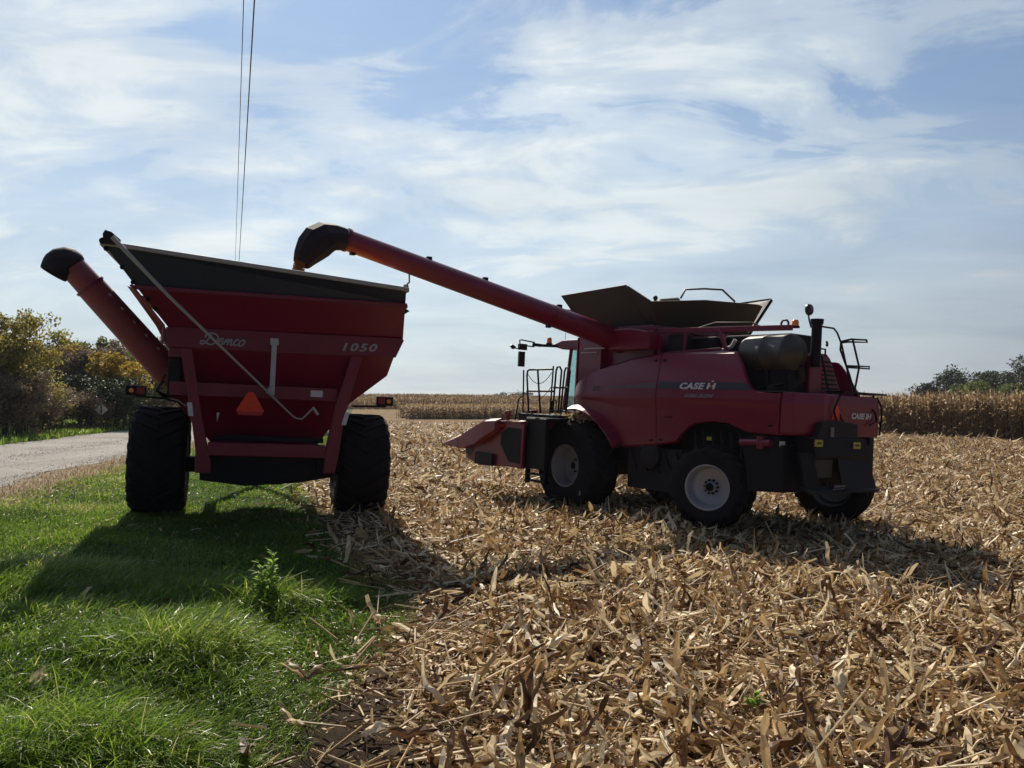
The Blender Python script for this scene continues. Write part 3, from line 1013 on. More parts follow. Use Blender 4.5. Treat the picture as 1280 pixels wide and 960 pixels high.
for i, (p_, D, h_, w_, lab, lg) in enumerate([
        (1166, 150, 4.0, 5, 'low dark bush under the open round-topped tree', 'dark'),
        (1212, 150, 5.9, 9, 'broad dark tree right of the open round-topped tree', 'dark'),
        (1236, 152, 6.1, 8, 'dark spiky-topped tree in the middle of the right wood', 'dark'),
        (1262, 150, 6.2, 8, 'dark tree near the right edge of the wood', 'dark'),
        (1288, 140, 7.8, 8, 'tallest dark tree cut by the right edge of photo', 'dark'),
        (1225, 120, 3.9, 5, 'yellow-green rounded bush in front of the dark wood', 'green'),
        (1278, 118, 3.9, 5, 'olive green bush above the corn at right edge', 'green')]):
    tree('tree', lab, 'tree', gx(p_, D), D, h_, w_, LG[lg], 5200, 0.3, 0.2, 0.05, 40 + i, RG, stems_n=2, lobes=30)
tree('tree', 'tiny lone tree on the horizon beyond the far corn', 'tree', gx(625, 420), 420, 2.4, 5, LG['dark'], 900, 0.6, 0.2, 0.05, 60)
tree('tree', 'tiny flat-topped grove on the horizon beside the ladder', 'tree', gx(650, 420), 420, 1.0, 9, LG['dark'], 1600, 0.6, 0.2, 0.05, 61, stems_n=3)

# ------------------------------------------------------------------ sign and power line
X0, Y0 = gx(127, 52), 52.0
e = tag(empty('road_sign', Matrix.Translation((X0, Y0, float(height(X0, Y0)))) @ Matrix.Rotation(R(12), 4, 'Z')), 'diamond warning sign seen from its grey back on a post across the road', 'road sign')
MB().slab([(0, 0, 0.98), (0.38, 0, 1.36), (0, 0, 1.74), (-0.38, 0, 1.36)], (0, 0.004, 0)).build('sign_panel', paint('sign_back', (0.62, 0.60, 0.48), 0.5, 0.1), e)
MB().box(-0.035, 0.035, -0.045, -0.002, 0, 1.72).build('post', paint('sign_post', (0.09, 0.09, 0.08), 0.6, 0.3), e)

vpa = R(-18.5)
wd = Vector((math.sin(vpa), math.cos(vpa), 0))
wr = Vector((wd.y, -wd.x, 0))
PH = 9.4
poles = []
for k, dist in enumerate((-32, 62)):
    b = wd * dist
    z0 = float(height(b.x, b.y)) if dist > 0 else 0.0
    e = tag(empty('utility_pole', Matrix.Translation((b.x, b.y, z0 - 0.2))), ['wooden utility pole beside the road behind the viewer', 'wooden utility pole hidden behind the grain cart'][k], 'utility pole', 'poles of the power line')
    MB().tube([(0, 0, 0), (0, 0, 4.5), (0, 0, PH - 0.1)], [0.16, 0.14, 0.11], 12).build('post', 'wood', e)
    MB().tube([(0, 0, PH - 0.1), (0, 0, PH + 0.2)], [0.05, 0.045], 8).build('insulator', 'grey', e)
    MB().box(0.1, 0.28, -0.05, 0.05, PH - 1.75, PH - 1.62).build('bracket', 'grey', e)
for k, (dx, hh) in enumerate(((0.17, PH), (0.27, PH - 1.7))):
    a = wd * -32 + wr * (dx)
    b = wd * 62 + wr * (dx)
    path = []
    for i in range(41):
        s_ = i / 40
        p = a.lerp(b, s_)
        path.append((p.x, p.y, hh - 0.35 * 4 * s_ * (1 - s_)))
    tag(MB().tube(path, 0.009 if k == 0 else 0.011, 5).build('power_line', 'wire'), ['upper thin power wire, left of the two overhead lines', 'lower power wire, right of the two overhead lines'][k], 'power line', 'overhead power wires')


# ------------------------------------------------------------------ machine frames
def slope_frame(o, head):
    h = R(head)
    n = Vector((0.045, 0, 1)).normalized()
    Y = Vector((-math.sin(h), math.cos(h), 0))
    Y = (Y - n * Y.dot(n)).normalized()
    X = Y.cross(n)
    m = Matrix((X, Y, n)).transposed().to_4x4()
    m.translation = Vector(o)
    return m


def surf(x, Rr, w):
    """tread radius at axial position x"""
    a = abs(x) / (w / 2)
    return Rr - 0.045 - 0.012 * a * a - (0.07 * max(0, (a - 0.88) / 0.12) ** 1.6)


def wheel(parent, x, y, Rr, w, rimR, side, zc=None, steer=0.0, nlug=22, dish=0.12, lug=0.045):
    """side = -1: outer face looks to -X"""
    wm = MB()
    s = side
    # disc + hub
    hub = [(s * (w * 0.5 - dish - 0.30), 0.001), (s * (w * 0.5 - dish - 0.06), 0.03), (s * (w * 0.5 - dish - 0.06), 0.085), (s * (w * 0.5 - dish - 0.16), 0.10), (s * (w * 0.5 - dish - 0.18), rimR * 0.42),
           (s * (w * 0.5 - dish - 0.10), rimR * 0.62), (s * (w * 0.5 - dish - 0.12), rimR * 0.86)]
    wm.lathe(hub, 40)
    o = wm.build('wheel', 'rim', parent)
    o.location = (x, y, Rr if zc is None else zc)
    o.rotation_euler = (0, 0, steer)
    bo = MB()
    for k in range(10):
        a = 2 * math.pi * k / 10
        c = (s * (w * 0.5 - dish - 0.165), math.cos(a) * rimR * 0.30, math.sin(a) * rimR * 0.30)
        bo.lathe([(0, 0.0), (s * 0.035, 0.0), (s * 0.035, 0.022), (-s * 0.02, 0.022)], 6, c=c, smooth=False)
    bo.lathe([(s * (w * 0.5 - dish - 0.05), 0.0), (s * (w * 0.5 - dish - 0.05), 0.07), (s * (w * 0.5 - dish - 0.17), 0.095)], 16)
    bo.build('hub', 'black', o)
    rm = MB()
    rm.lathe([(s * (w * 0.5 - dish - 0.13), rimR * 0.84), (s * (w * 0.5 - 0.10), rimR * 0.88), (s * (w * 0.5 - 0.06), rimR * 0.93), (s * (w * 0.5 - 0.035), rimR * 0.95), (s * (w * 0.5 - 0.02), rimR + 0.01),
              (s * (w * 0.5 - 0.05), rimR + 0.015), (s * (w * 0.5 - 0.08), rimR * 0.97), (-s * (w * 0.5 - 0.05), rimR * 0.95), (-s * (w * 0.5 - 0.02), rimR + 0.01)], 48)
    rm.build('rim', 'rim', o)
    tm = MB()
    hw = w / 2
    pr = [(-hw * 0.90, rimR * 0.98), (-hw * 0.98, rimR + 0.05), (-hw * 1.0, rimR + 0.45 * (Rr - rimR)), (-hw * 0.99, rimR + 0.7 * (Rr - rimR)), (-hw * 0.97, Rr - 0.12)]
    pr += [(hw * a, surf(hw * a, Rr, w)) for a in (-0.93, -0.85, -0.6, -0.3, 0, 0.3, 0.6, 0.85, 0.93)]
    pr += [(-a, b) for a, b in pr[:5][::-1]]
    tm.lathe(pr, 72)
    for k in range(nlug):
        for sd in (-1, 1):
            a0 = 2 * math.pi * (k + (0.5 if sd > 0 else 0)) / nlug
            secs = []
            for i in range(6):
                tt = i / 5
                xx = sd * (-0.02 + (hw * 1.0 + 0.02) * tt)
                aa = a0 + 0.34 * tt / (Rr / 0.9)
                r0 = surf(xx, Rr, w) - 0.02
                r1 = surf(xx, Rr, w) + lug * (1.0 if tt < 0.9 else 0.7)
                hwid = (0.030 + 0.018 * tt) / Rr
                q = []
                for (rr, dd) in ((r0, -hwid * 1.35), (r1, -hwid), (r1, hwid), (r0, hwid * 1.35)):
                    q.append((xx, rr * math.sin(aa + dd), rr * math.cos(aa + dd)))
                secs.append(q)
            vs = [p for q in secs for p in q]
            fs = []
            for i in range(5):
                for j in range(4):
                    fs.append((i * 4 + j, i * 4 + (j + 1) % 4, i * 4 + 4 + (j + 1) % 4, i * 4 + 4 + j))
            fs += [(0, 1, 2, 3), (20, 23, 22, 21)]
            tm.add(vs, fs)
    tm.build('tyre', 'rubber', o)
    return o


# ================================================================== GRAIN CART
gc = tag(empty('grain_cart', slope_frame((-4.39, 14.7, -0.08), 18)), 'dark red two-wheeled grain cart with 1050 on its rear, parked on the grass', 'grain cart')
wheel(gc, -1.665, 0, 0.89, 0.88, 0.42, -1, nlug=20)
wheel(gc, 1.665, 0, 0.89, 0.88, 0.42, 1, nlug=20)

# hopper: rear wall rows (XL, XR, Y, Z at left, Z at right)
rows = [(-2.32, 1.90, -2.60, 4.03, 3.74), (-1.93, 1.94, -2.36, 3.53, 3.57), (-1.50, 1.99, -2.02, 3.00, 3.05), (-1.47, 1.86, -1.98, 2.69, 2.73), (-1.44, 1.80, -1.80, 2.42, 2.45), (-1.42, 1.24, -1.45, 1.95, 1.95), (-0.72, 0.72, -0.95, 1.10, 1.10)]
front = [(-2.32, 1.90, 2.70, 4.03, 3.80), (-1.93, 1.94, 2.5, 3.53, 3.57), (-1.55, 1.99, 2.25, 3.00, 3.05), (-1.47, 1.86, 2.2, 2.69, 2.73), (-1.44, 1.80, 2.1, 2.42, 2.45), (-1.42, 1.24, 1.7, 1.95, 1.95), (-0.72, 0.72, 1.0, 1.10, 1.10)]


def wallset(rws, frs, th=0.05):
    """closed tub shell between rows, with inner skin"""
    mb = MB()
    n = len(rws)
    rings = []
    for inner in (0, 1):
        for i in range(n):
            a, b = rws[i], frs[i]
            d = th * inner
            rings.append([(a[0] + d, a[2] + d, a[3]), (a[1] - d, a[2] + d, a[4]), (b[1] - d, b[2] - d, b[4]), (b[0] + d, b[2] - d, b[3])])
    vs = [p for rg in rings for p in rg]
    fs = []
    for blk in (0, 1):
        for i in range(n - 1):
            for j in range(4):
                o = (blk * n + i) * 4
                fs.append((o + j, o + (j + 1) % 4, o + 4 + (j + 1) % 4, o + 4 + j))
    for j in range(4):      # rim and bottom closures
        fs.append((j, (j + 1) % 4, n * 4 + (j + 1) % 4, n * 4 + j))
        o = (n - 1) * 4
        q = (2 * n - 1) * 4
        fs.append((o + j, o + (j + 1) % 4, q + (j + 1) % 4, q + j))
    mb.add(vs, fs)
    return mb


hop = wallset(rows[1:], front[1:]).build('hopper', 'redcart', gc, 0.008)
ext = wallset(rows[:2], front[:2]).build('hopper_extension', 'darkband', gc, 0.006)
# rim rail on top and seam between extension and hopper
rr_ = MB()
rr_.bar((-2.36, -2.63, 4.05), (1.93, -2.63, 3.76), 0.07, 0.06)
rr_.bar((-2.36, 2.72, 4.05), (1.93, 2.72, 3.82), 0.07, 0.06)
rr_.bar((-2.34, -2.6, 4.05), (-2.34, 2.7, 4.05), 0.07, 0.06)
rr_.bar((1.91, -2.6, 3.76), (1.91, 2.7, 3.82), 0.07, 0.06)
rr_.build('rim_rail', 'grey', gc, 0.008)
sm_ = MB()
sm_.bar((-1.95, -2.385, 3.50), (1.96, -2.385, 3.545), 0.04, 0.06)
sm_.build('seam_strip', 'redband', gc, 0.006)
bl = MB()
for xx in (-1.55, -1.0, -0.35, 0.1, 0.62, 1.2, 1.6):
    for zz in (3.72, 3.78):
        yy = -2.47 - (zz - 3.72) * 0.4
        bl.lathe([(0, 0.0), (-0.012, 0.0), (-0.012, 0.012), (0.03, 0.012)], 6, 'Y', (xx, yy - 0.012, zz), False)
        bl.lathe([(0, 0.0), (-0.012, 0.0), (-0.012, 0.012), (0.03, 0.012)], 6, 'Y', (xx + 0.05, yy - 0.012, zz), False)

# grain inside
gm = MB()
vs, fs = [], []
for i in range(13):
    for j in range(13):
        u_, v_ = i / 12, j / 12
        xx = -1.9 + 3.7 * u_
        yy = -2.25 + 4.6 * v_
        zz = 3.40 + 0.3 * math.exp(-((xx - 0.45) ** 2 + (yy + 1.4) ** 2) / 1.2) - 0.0
        vs.append((xx, yy, zz))
fs = [(i * 13 + j, i * 13 + j + 1, i * 13 + j + 14, i * 13 + j + 13) for i in range(12) for j in range(12)]
gm.add(vs, fs, True)
# band with the name, frame uprights, beams
bnd = MB()
bnd.slab([(-1.49, -2.06, 2.70), (1.88, -2.06, 2.74), (2.0, -2.06, 3.02), (1.97, -2.06, 3.05), (-1.52, -2.06, 2.99)], (0, 0.05, 0))
bnd = bnd.build('name_band', 'redband', gc, 0.006)
for pts in ([(-1.32, 2.70), (-1.15, 2.70), (-0.97, 1.72), (-0.80, 0.98), (-0.80, 0.86), (-1.02, 0.86), (-1.03, 1.2), (-1.14, 1.84)],
            [(1.19, 2.73), (1.36, 2.73), (1.12, 1.72), (1.07, 1.2), (1.02, 0.88), (0.84, 0.88), (0.86, 1.2), (0.97, 1.9)]):
    mb = MB()
    mb.slab([(x, -2.02, z) for x, z in pts], (0, 0.14, 0))
    mb.build('upright', 'redcart', gc, 0.01)
bm_ = MB()
bm_.box(-0.86, 0.86, -2.06, -1.9, 1.12, 1.32)
bm_.build('cross_beam', 'redcart', gc, 0.012)
MB().box(-1.44, 1.0, -1.97, -1.9, 2.0, 2.2).build('middle_band', 'redband', gc, 0.01)
MB().box(-0.80, 0.84, -1.85, -1.7, 1.34, 1.42).build('deck_plate', 'black', gc, 0.01)
MB().box(-1.47, -1.30, -1.94, -1.5, 1.97, 2.56).build('corner_box', 'black', gc, 0.01)
MB().box(-1.47, -1.24, -2.0, -1.9, 2.56, 2.70).build('corner_plate', 'redband', gc, 0.01)
# undercarriage
ax = MB()
ax.box(-1.3, 1.3, -0.18, 0.18, 0.70, 0.95)
ax.box(-0.95, -0.75, -1.95, 1.9, 0.85, 1.1)
ax.box(0.75, 0.95, -1.95, 1.9, 0.85, 1.1)
ax.slab([(-1.0, -1.9, 1.12), (1.0, -1.9, 1.12), (1.02, -1.9, 0.82), (0.5, -1.9, 0.72), (-0.3, -1.9, 0.66), (-0.95, -1.9, 0.74)], (0, 0.25, 0))
ax.bar((-0.85, 1.8, 0.95), (-0.1, 4.2, 0.62), 0.16, 0.2)
ax.bar((0.85, 1.8, 0.95), (0.1, 4.2, 0.62), 0.16, 0.2)
ax.build('undercarriage', 'black', gc, 0.012)
MB().slab([(-0.55, -0.9, 1.1), (0.55, -0.9, 1.1), (0.3, -0.9, 0.58), (-0.3, -0.9, 0.58)], (0, 1.9, 0)).build('sump', 'black', gc, 0.02)
dj = MB()
dj.box(-0.1, 0.1, 4.0, 4.6, 0.55, 0.65)
dj.tube([(0.0, 4.0, 0.6), (0.0, 4.0, 0.0)], 0.05, 8)
dj.build('hitch', 'redcart', gc, 0.01)
# pyramid side ribs on the left flare (pale edge seen past the rear wall)
gs = MB()
gs.slab([(-1.97, -2.34, 3.50), (-1.53, -2.0, 2.98), (-1.51, -2.0, 2.72), (-1.66, -2.0, 3.0), (-2.04, -2.3, 3.52)], (-0.01, 0.30, 0))
gs.build('gusset', 'redtube', gc, 0.004)
ge = MB()
ge.bar((-1.98, -2.40, 3.53), (-1.545, -2.07, 3.0), 0.03, 0.035)
ge.bar((-1.545, -2.07, 3.0), (-1.56, -2.05, 2.74), 0.03, 0.035)
ge.build('edge_strip', 'redtube', gc, 0.004)
for (x_, y_, z_) in ((-2.33, -2.60, 3.96), (-2.13, -2.47, 3.74), (-1.99, -2.40, 3.55), (-1.80, -2.26, 3.34), (-1.70, -2.18, 3.22)):
    MB().ball((x_ + 0.035, y_ + 0.02, z_ + 0.02), 0.035, 5, sy=1.6).build('tarp_catch', 'black', gc)
rk = MB()
rk.slab([(1.97, -2.0, 3.42), (2.08, -2.0, 3.50), (1.97, -2.0, 3.56)], (0, 0.02, 0))
rk.bar((1.98, -2.2, 3.55), (1.99, 2.2, 3.55), 0.05, 0.05)
rk.build('side_bracket', 'black', gc)
# tarp: rolled on the left rim, end cap and crank
tp = MB()
tp.tube([(-2.33, -2.68, 4.07), (-2.33, 0, 4.09), (-2.33, 2.75, 4.07)], 0.045, 12)
tp.build('tarp_roll', 'black', gc)
tk = MB()
tk.slab([(-2.31, -2.72, 4.03), (-2.12, -2.72, 4.03), (-2.10, -2.72, 4.10), (-2.22, -2.72, 4.20), (-2.30, -2.72, 4.22), (-2.33, -2.72, 4.16)], (0, 0.07, 0))
tk.build('tarp_end', 'poly', gc, 0.01)
ck = MB()
ck.tube([(-2.2, -2.78, 4.12), (-1.45, -2.62, 3.38)], [0.032, 0.024], 8)
ck.tube([(-1.45, -2.62, 3.38), (-0.04, -2.2, 2.10), (0.33, -2.16, 1.76), (0.40, -2.16, 1.72), (0.48, -2.16, 1.72), (0.64, -2.16, 1.90)], [0.024, 0.016, 0.014, 0.014, 0.014, 0.014], 8)
ck.build('crank_rod', 'grey', gc)
MB().tube([(0.625, -2.16, 1.90), (0.71, -2.16, 1.79)], 0.021, 8).build('crank_handle', 'pale', gc)
hb = MB()
hb.box(-0.02, 0.055, -2.12, -2.06, 2.18, 2.87)
hb.box(-0.045, 0.08, -2.13, -2.06, 2.82, 2.92)
hb.bar((0.015, -2.1, 2.18), (-0.05, -2.16, 2.09), 0.06, 0.06)
hb.bar((0.03, -2.1, 2.2), (0.03, -2.14, 2.06), 0.05, 0.05)
hb.build('crank_holder', 'pale', gc, 0.008)
# slow vehicle triangle
MB().slab([(-0.325, -2.10, 2.09), (-0.245, -2.10, 2.09), (-0.085, -2.10, 1.82), (-0.115, -2.10, 1.745), (-0.455, -2.10, 1.745), (-0.485, -2.10, 1.82)], (0, 0.012, 0)).build('slow_triangle', 'smv', gc)
MB().slab([(-0.47, -2.104, 1.80), (-0.10, -2.104, 1.80), (-0.115, -2.104, 1.748), (-0.455, -2.104, 1.748)], (0, 0.003, 0)).build('slow_triangle_border', 'smvred', gc)
MB().box(0.60, 0.78, -1.985, -1.972, 2.06, 2.16).build('label_plate', 'white', gc)
for (x_, z_, sl) in ((-1.115, 1.80, 0.03), (1.12, 1.74, -0.05)):
    MB().slab([(x_ - 0.035, -2.03, z_ - 0.1), (x_ + 0.035, -2.03, z_ - 0.1), (x_ + 0.035 - sl, -2.03, z_ + 0.1), (x_ - 0.035 - sl, -2.03, z_ + 0.1)], (0, 0.006, 0)).build('reflector', 'white', gc)
# lights on arms
for (xa, xb_, zz, ar) in ((-1.42, -1.98, 2.02, -1), (1.24, 1.88, 2.02, 1)):
    MB().bar((xa, -1.98, zz - 0.08), (xb_ - ar * 0.1, -1.98, zz - 0.06), 0.035, 0.03).build('lamp_arm', 'black', gc)
    cx = xb_ - ar * 0.14 + (0.0 if ar < 0 else 0.02)
    x0_, x1_ = (-2.02, -1.74) if ar < 0 else (1.62, 1.88)
    lh = MB().box(x0_, x1_, -2.03, -1.94, 1.97, 2.11).build('lamp', 'black', gc, 0.012)
    if ar < 0:
        am, rd = (x0_ + 0.03, x0_ + 0.13), (x0_ + 0.15, x1_ - 0.02)
    else:
        rd, am = (x0_ + 0.02, x0_ + 0.13), (x0_ + 0.14, x1_ - 0.02)
    MB().lathe([(0.0, 0.0), (-0.004, 0.016), (0, 0.032), (0.03, 0.036)], 16, 'Y', ((am[0] + am[1]) / 2, -2.036, 2.04)).build('amber_lens', 'amber', lh)
    MB().box(rd[0], rd[1], -2.036, -2.0, 1.99, 2.09).build('red_lens', 'redlens', lh, 0.004)
hs_ = MB()
for k in range(3):
    hs_.tube([(-1.5 - 0.02 * k, -1.9, 2.3 - 0.1 * k), (-1.62, -1.85, 2.05), (-1.5, -1.7, 1.93 + 0.03 * k), (-1.25 - 0.02 * k, -1.6, 1.88)], 0.014, 6)
hs_.build('hose', 'black', gc)
hw_ = MB()
hw_.tube([(-1.56, -1.9, 1.90), (-1.45, -1.85, 1.95), (-1.32, -1.8, 1.92), (-1.2, -1.8, 1.84)], 0.011, 6)
hw_.build('hose', 'pale', gc)
MB().slab([(-0.76, -1.88, 1.76), (-0.72, -1.88, 1.76), (-0.75, -1.88, 1.62)], (0, 0.01, 0)).build('tie_strap', 'white', gc)
MB().slab([(0.84, -1.88, 1.46), (0.90, -1.88, 1.52), (0.90, -1.88, 1.46)], (0, 0.01, 0)).build('tie_strap', 'white', gc)
# script lettering (drawn as strokes) and the number
def ribbon(mb, pts, w, y, close=False):
    n = len(pts)
    L, Rr = [], []
    for i in range(n):
        a = Vector(pts[max(0, i - 1)])
        b = Vector(pts[min(n - 1, i + 1)])
        d = (b - a)
        d.normalize()
        nn = Vector((-d.y, d.x))
        p = Vector(pts[i])
        L.append(p + nn * w / 2)
        Rr.append(p - nn * w / 2)
    vs = [(p.x, y, p.y) for p in L] + [(p.x, y, p.y) for p in Rr] + [(p.x, y + 0.006, p.y) for p in L] + [(p.x, y + 0.006, p.y) for p in Rr]
    fs = [(i, i + 1, n + i + 1, n + i) for i in range(n - 1)] + [(2 * n + i, 3 * n + i, 3 * n + i + 1, 2 * n + i + 1) for i in range(n - 1)]
    fs += [(i, 2 * n + i, 2 * n + i + 1, i + 1) for i in range(n - 1)] + [(n + i, n + i + 1, 3 * n + i + 1, 3 * n + i) for i in range(n - 1)]
    mb.add(vs, fs)


def smooth_pts(p, k=6):
    out_ = []
    for i in range(len(p) - 1):
        p0 = Vector(p[max(0, i - 1)]); p1 = Vector(p[i]); p2 = Vector(p[i + 1]); p3 = Vector(p[min(len(p) - 1, i + 2)])
        for j in range(k):
            t_ = j / k
            out_.append(0.5 * ((2 * p1) + (p2 - p0) * t_ + (2 * p0 - 5 * p1 + 4 * p2 - p3) * t_ * t_ + (3 * p1 - p0 - 3 * p2 + p3) * t_ ** 3))
    out_.append(Vector(p[-1]))
    return out_


tx = MB()
ox, oz, S = -1.04, 2.775, 0.155
def put(pts, w=0.021):
    ribbon(tx, smooth_pts([(ox + (x + 0.28 * z) * S, oz + z * S) for x, z in pts]), w, -2.072)
put([(0.75, 0.95), (0.6, 0.5), (0.4, 0.08), (0.1, -0.02), (0.0, 0.18), (0.2, 0.3), (0.6, 0.08), (1.0, -0.02), (1.35, 0.25), (1.4, 0.7), (1.1, 1.0), (0.6, 1.05), (0.25, 0.8), (0.35, 0.6)], 0.022)
put([(1.6, 0.3), (1.85, 0.35), (1.9, 0.58), (1.7, 0.6), (1.55, 0.3), (1.65, 0.02), (1.9, 0.05), (2.1, 0.3)])
put([(2.1, 0.02), (2.15, 0.55), (2.2, 0.3), (2.4, 0.6), (2.45, 0.02), (2.5, 0.35), (2.7, 0.6), (2.75, 0.02), (2.95, 0.15)])
put([(3.35, 0.5), (3.2, 0.6), (3.0, 0.35), (3.1, 0.03), (3.35, 0.1), (3.5, 0.3)])
put([(3.75, 0.58), (3.5, 0.4), (3.55, 0.03), (3.8, 0.05), (3.95, 0.35), (3.75, 0.6), (4.0, 0.45)])
tx.build('script_lettering', 'script', bnd)
text('number_lettering', '1050', 0.17, (1.04, -2.066, 2.80), (1, 0, 0.03), (0, 0, 1), 'script', bnd, shear=0.25, bold=0.004, width=0.54, space=1.2)

# left unloading tube of the cart
def along(a, b, t_):
    return Vector(a).lerp(Vector(b), t_)


base, tip_ = Vector((-1.45, -0.9, 2.24)), Vector((-3.05, -1.2, 3.98))
tb = MB()
tb.tube([base, along(base, tip_, 0.78)], [0.235, 0.212], 28)
tb.build('unloading_tube', 'redtube', gc)
tb2 = MB()
tb2.tube([along(base, tip_, 0.77), along(base, tip_, 0.785)], 0.232, 28)
tb2.build('tube_collar', 'redcart', gc)
tb2 = MB()
tb2.tube([along(base, tip_, 0.785), along(base, tip_, 1.0)], [0.20, 0.19], 28)
tb2.build('tube_end', 'redtube', gc)
for k in range(6):
    q = along(base, tip_, 0.12 + 0.11 * k)
    tbx = MB()
    tbx.bar(q + Vector((0.11, -0.20, 0.08)), q + Vector((0.15, -0.20, 0.05)), 0.02, 0.02)
    tbx.build('tube_bracket', 'grey', gc)
sp_ = MB()
d_ = (tip_ - base).normalized()
dn = Vector((0, 0, -1))
path = [along(base, tip_, 0.93)]
cur = path[0]
for k in range(9):
    f_ = min(1, k / 5)
    dd = (d_ * (1 - f_) + (Vector((d_.x, d_.y, 0)).normalized() * 0.45 + dn * 0.85) * f_).normalized()
    cur = cur + dd * 0.043
    path.append(cur.copy())
sp_.tube(path, [0.205, 0.225, 0.235, 0.235, 0.235, 0.235, 0.23, 0.22, 0.21, 0.195], 24, caps=False)
so = sp_.build('spout', 'rubberboot', gc)
sol = so.modifiers.new('solid', 'SOLIDIFY')
sol.thickness = 0.02
lb = MB()
lb.slab([(-1.62, -0.9, 2.45), (-1.42, -1.2, 2.45), (-1.42, -1.2, 2.05), (-1.52, -1.1, 2.08)], (0.02, 0.5, 0))
lb.bar((-1.75, -1.0, 2.38), (-1.5, -1.1, 2.12), 0.05, 0.05)
lb.tube([(-1.78, -1.0, 2.42), (-1.62, -1.1, 2.3), (-1.55, -1.1, 2.12)], 0.02, 6)
lb.build('tube_hinge', 'redcart', gc, 0.008)

gheap = gm.build('corn_heap', 'grain')
gheap.matrix_world = gc.matrix_world
tag(gheap, 'golden heap of shelled corn inside the grain cart hopper', 'grain', kind='stuff')

# ================================================================== COMBINE
cb = tag(empty('combine_harvester', slope_frame((2.54, 18.54, -0.37), 36)), 'dark red combine harvester unloading corn, standing in the residue', 'combine harvester')
wheel(cb, -1.52, -0.03, 0.95, 0.74, 0.43, -1, zc=0.83, nlug=21, dish=0.2)
wheel(cb, 1.52, -0.03, 0.95, 0.74, 0.43, 1, zc=0.83, nlug=21, dish=0.2)
wheel(cb, -1.62, -3.74, 0.72, 0.58, 0.385, -1, zc=0.79, steer=R(22), nlug=20, dish=0.10)
wheel(cb, 1.98, -3.74, 0.74, 0.58, 0.40, 1, zc=0.74, steer=R(22), nlug=20, dish=0.10)

TOP = [(0.13, 2.48), (0.02, 2.56), (-0.46, 2.78), (-0.94, 2.91), (-1.61, 3.06), (-2.25, 3.13), (-3.1, 3.145), (-4.05, 3.14), (-4.12, 3.08), (-4.24, 2.91), (-4.40, 2.62), (-4.50, 2.49), (-4.62, 2.445), (-5.06, 2.43)]
BOT = [(0.13, 2.0), (-0.02, 2.0), (-0.45, 1.96), (-0.70, 1.88), (-0.87, 1.79), (-1.19, 1.53), (-1.36, 1.34), (-1.45, 1.31), (-2.29, 1.40), (-2.85, 1.50), (-2.98, 1.66), (-3.12, 1.78), (-3.29, 1.86), (-3.71, 1.91), (-4.0, 1.90), (-4.19, 1.84), (-4.43, 1.76), (-5.06, 1.75)]


def itp(tab, y):
    ys = np.array([a for a, b in tab])[::-1]
    zs = np.array([b for a, b in tab])[::-1]
    return float(np.interp(y, ys, zs))


def side_x(z, y):
    # crease at z = 2.30, upper part leans in, bulging a little at the front
    if z > 2.30:
        xo = -1.66 + 0.12 * ((z - 2.30) / 0.85) ** 1.3
    else:
        xo = -1.66 + 0.05 * ((2.30 - z) / 0.9) + (0.018 if z < 2.27 else 0)
    xo += 0.35 * max(0, (y - (-0.35)) / 0.5) ** 2 * 0.4
    return xo


def side_panel(y0, y1, sgn):
    ny = max(8, int(abs(y1 - y0) / 0.06))
    yy = list(np.linspace(y0, y1, ny))
    fr = [0, 0.06, 0.25, 0.5, 0.75, 0.95, 1.0]
    vs, fs = [], []
    cols = 0
    for y in yy:
        a, b = itp(BOT, y), itp(TOP, y)
        c1, c2 = 2.27, 2.31
        zs = [a + (c1 - a) * q for q in (0, 0.04, 0.2, 0.5, 0.8, 1.0)] + [c2 + (b - c2) * q for q in (0, 0.2, 0.4, 0.6, 0.8, 0.95, 1.0)]
        if cols == 0:
            cols = len(zs)
        for k, z in enumerate(zs):
            inx = 0.03 if k in (0, cols - 1) else 0
            vs.append((sgn * -(side_x(z, y) + inx), y, z))
    n = len(yy)
    for y in yy:
        a, b = itp(BOT, y), itp(TOP, y)
        c1, c2 = 2.27, 2.31
        zs = [a + (c1 - a) * q for q in (0, 0.04, 0.2, 0.5, 0.8, 1.0)] + [c2 + (b - c2) * q for q in (0, 0.2, 0.4, 0.6, 0.8, 0.95, 1.0)]
        for k, z in enumerate(zs):
            vs.append((sgn * -(side_x(z, y) + 0.07), y, z))
    o = n * cols
    for i in range(n - 1):
        for j in range(cols - 1):
            a = i * cols + j
            fs.append((a, a + cols, a + cols + 1, a + 1))
            fs.append((o + a, o + a + 1, o + a + cols + 1, o + a + cols))
        fs.append((i * cols, o + i * cols, o + (i + 1) * cols, (i + 1) * cols))
        k = cols - 1
        fs.append((i * cols + k, (i + 1) * cols + k, o + (i + 1) * cols + k, o + i * cols + k))
    for i in (0, n - 1):
        for j in range(cols - 1):
            a = i * cols + j
            fs.append((a, a + 1, o + a + 1, o + a))
    return MB().add(vs, fs, False)


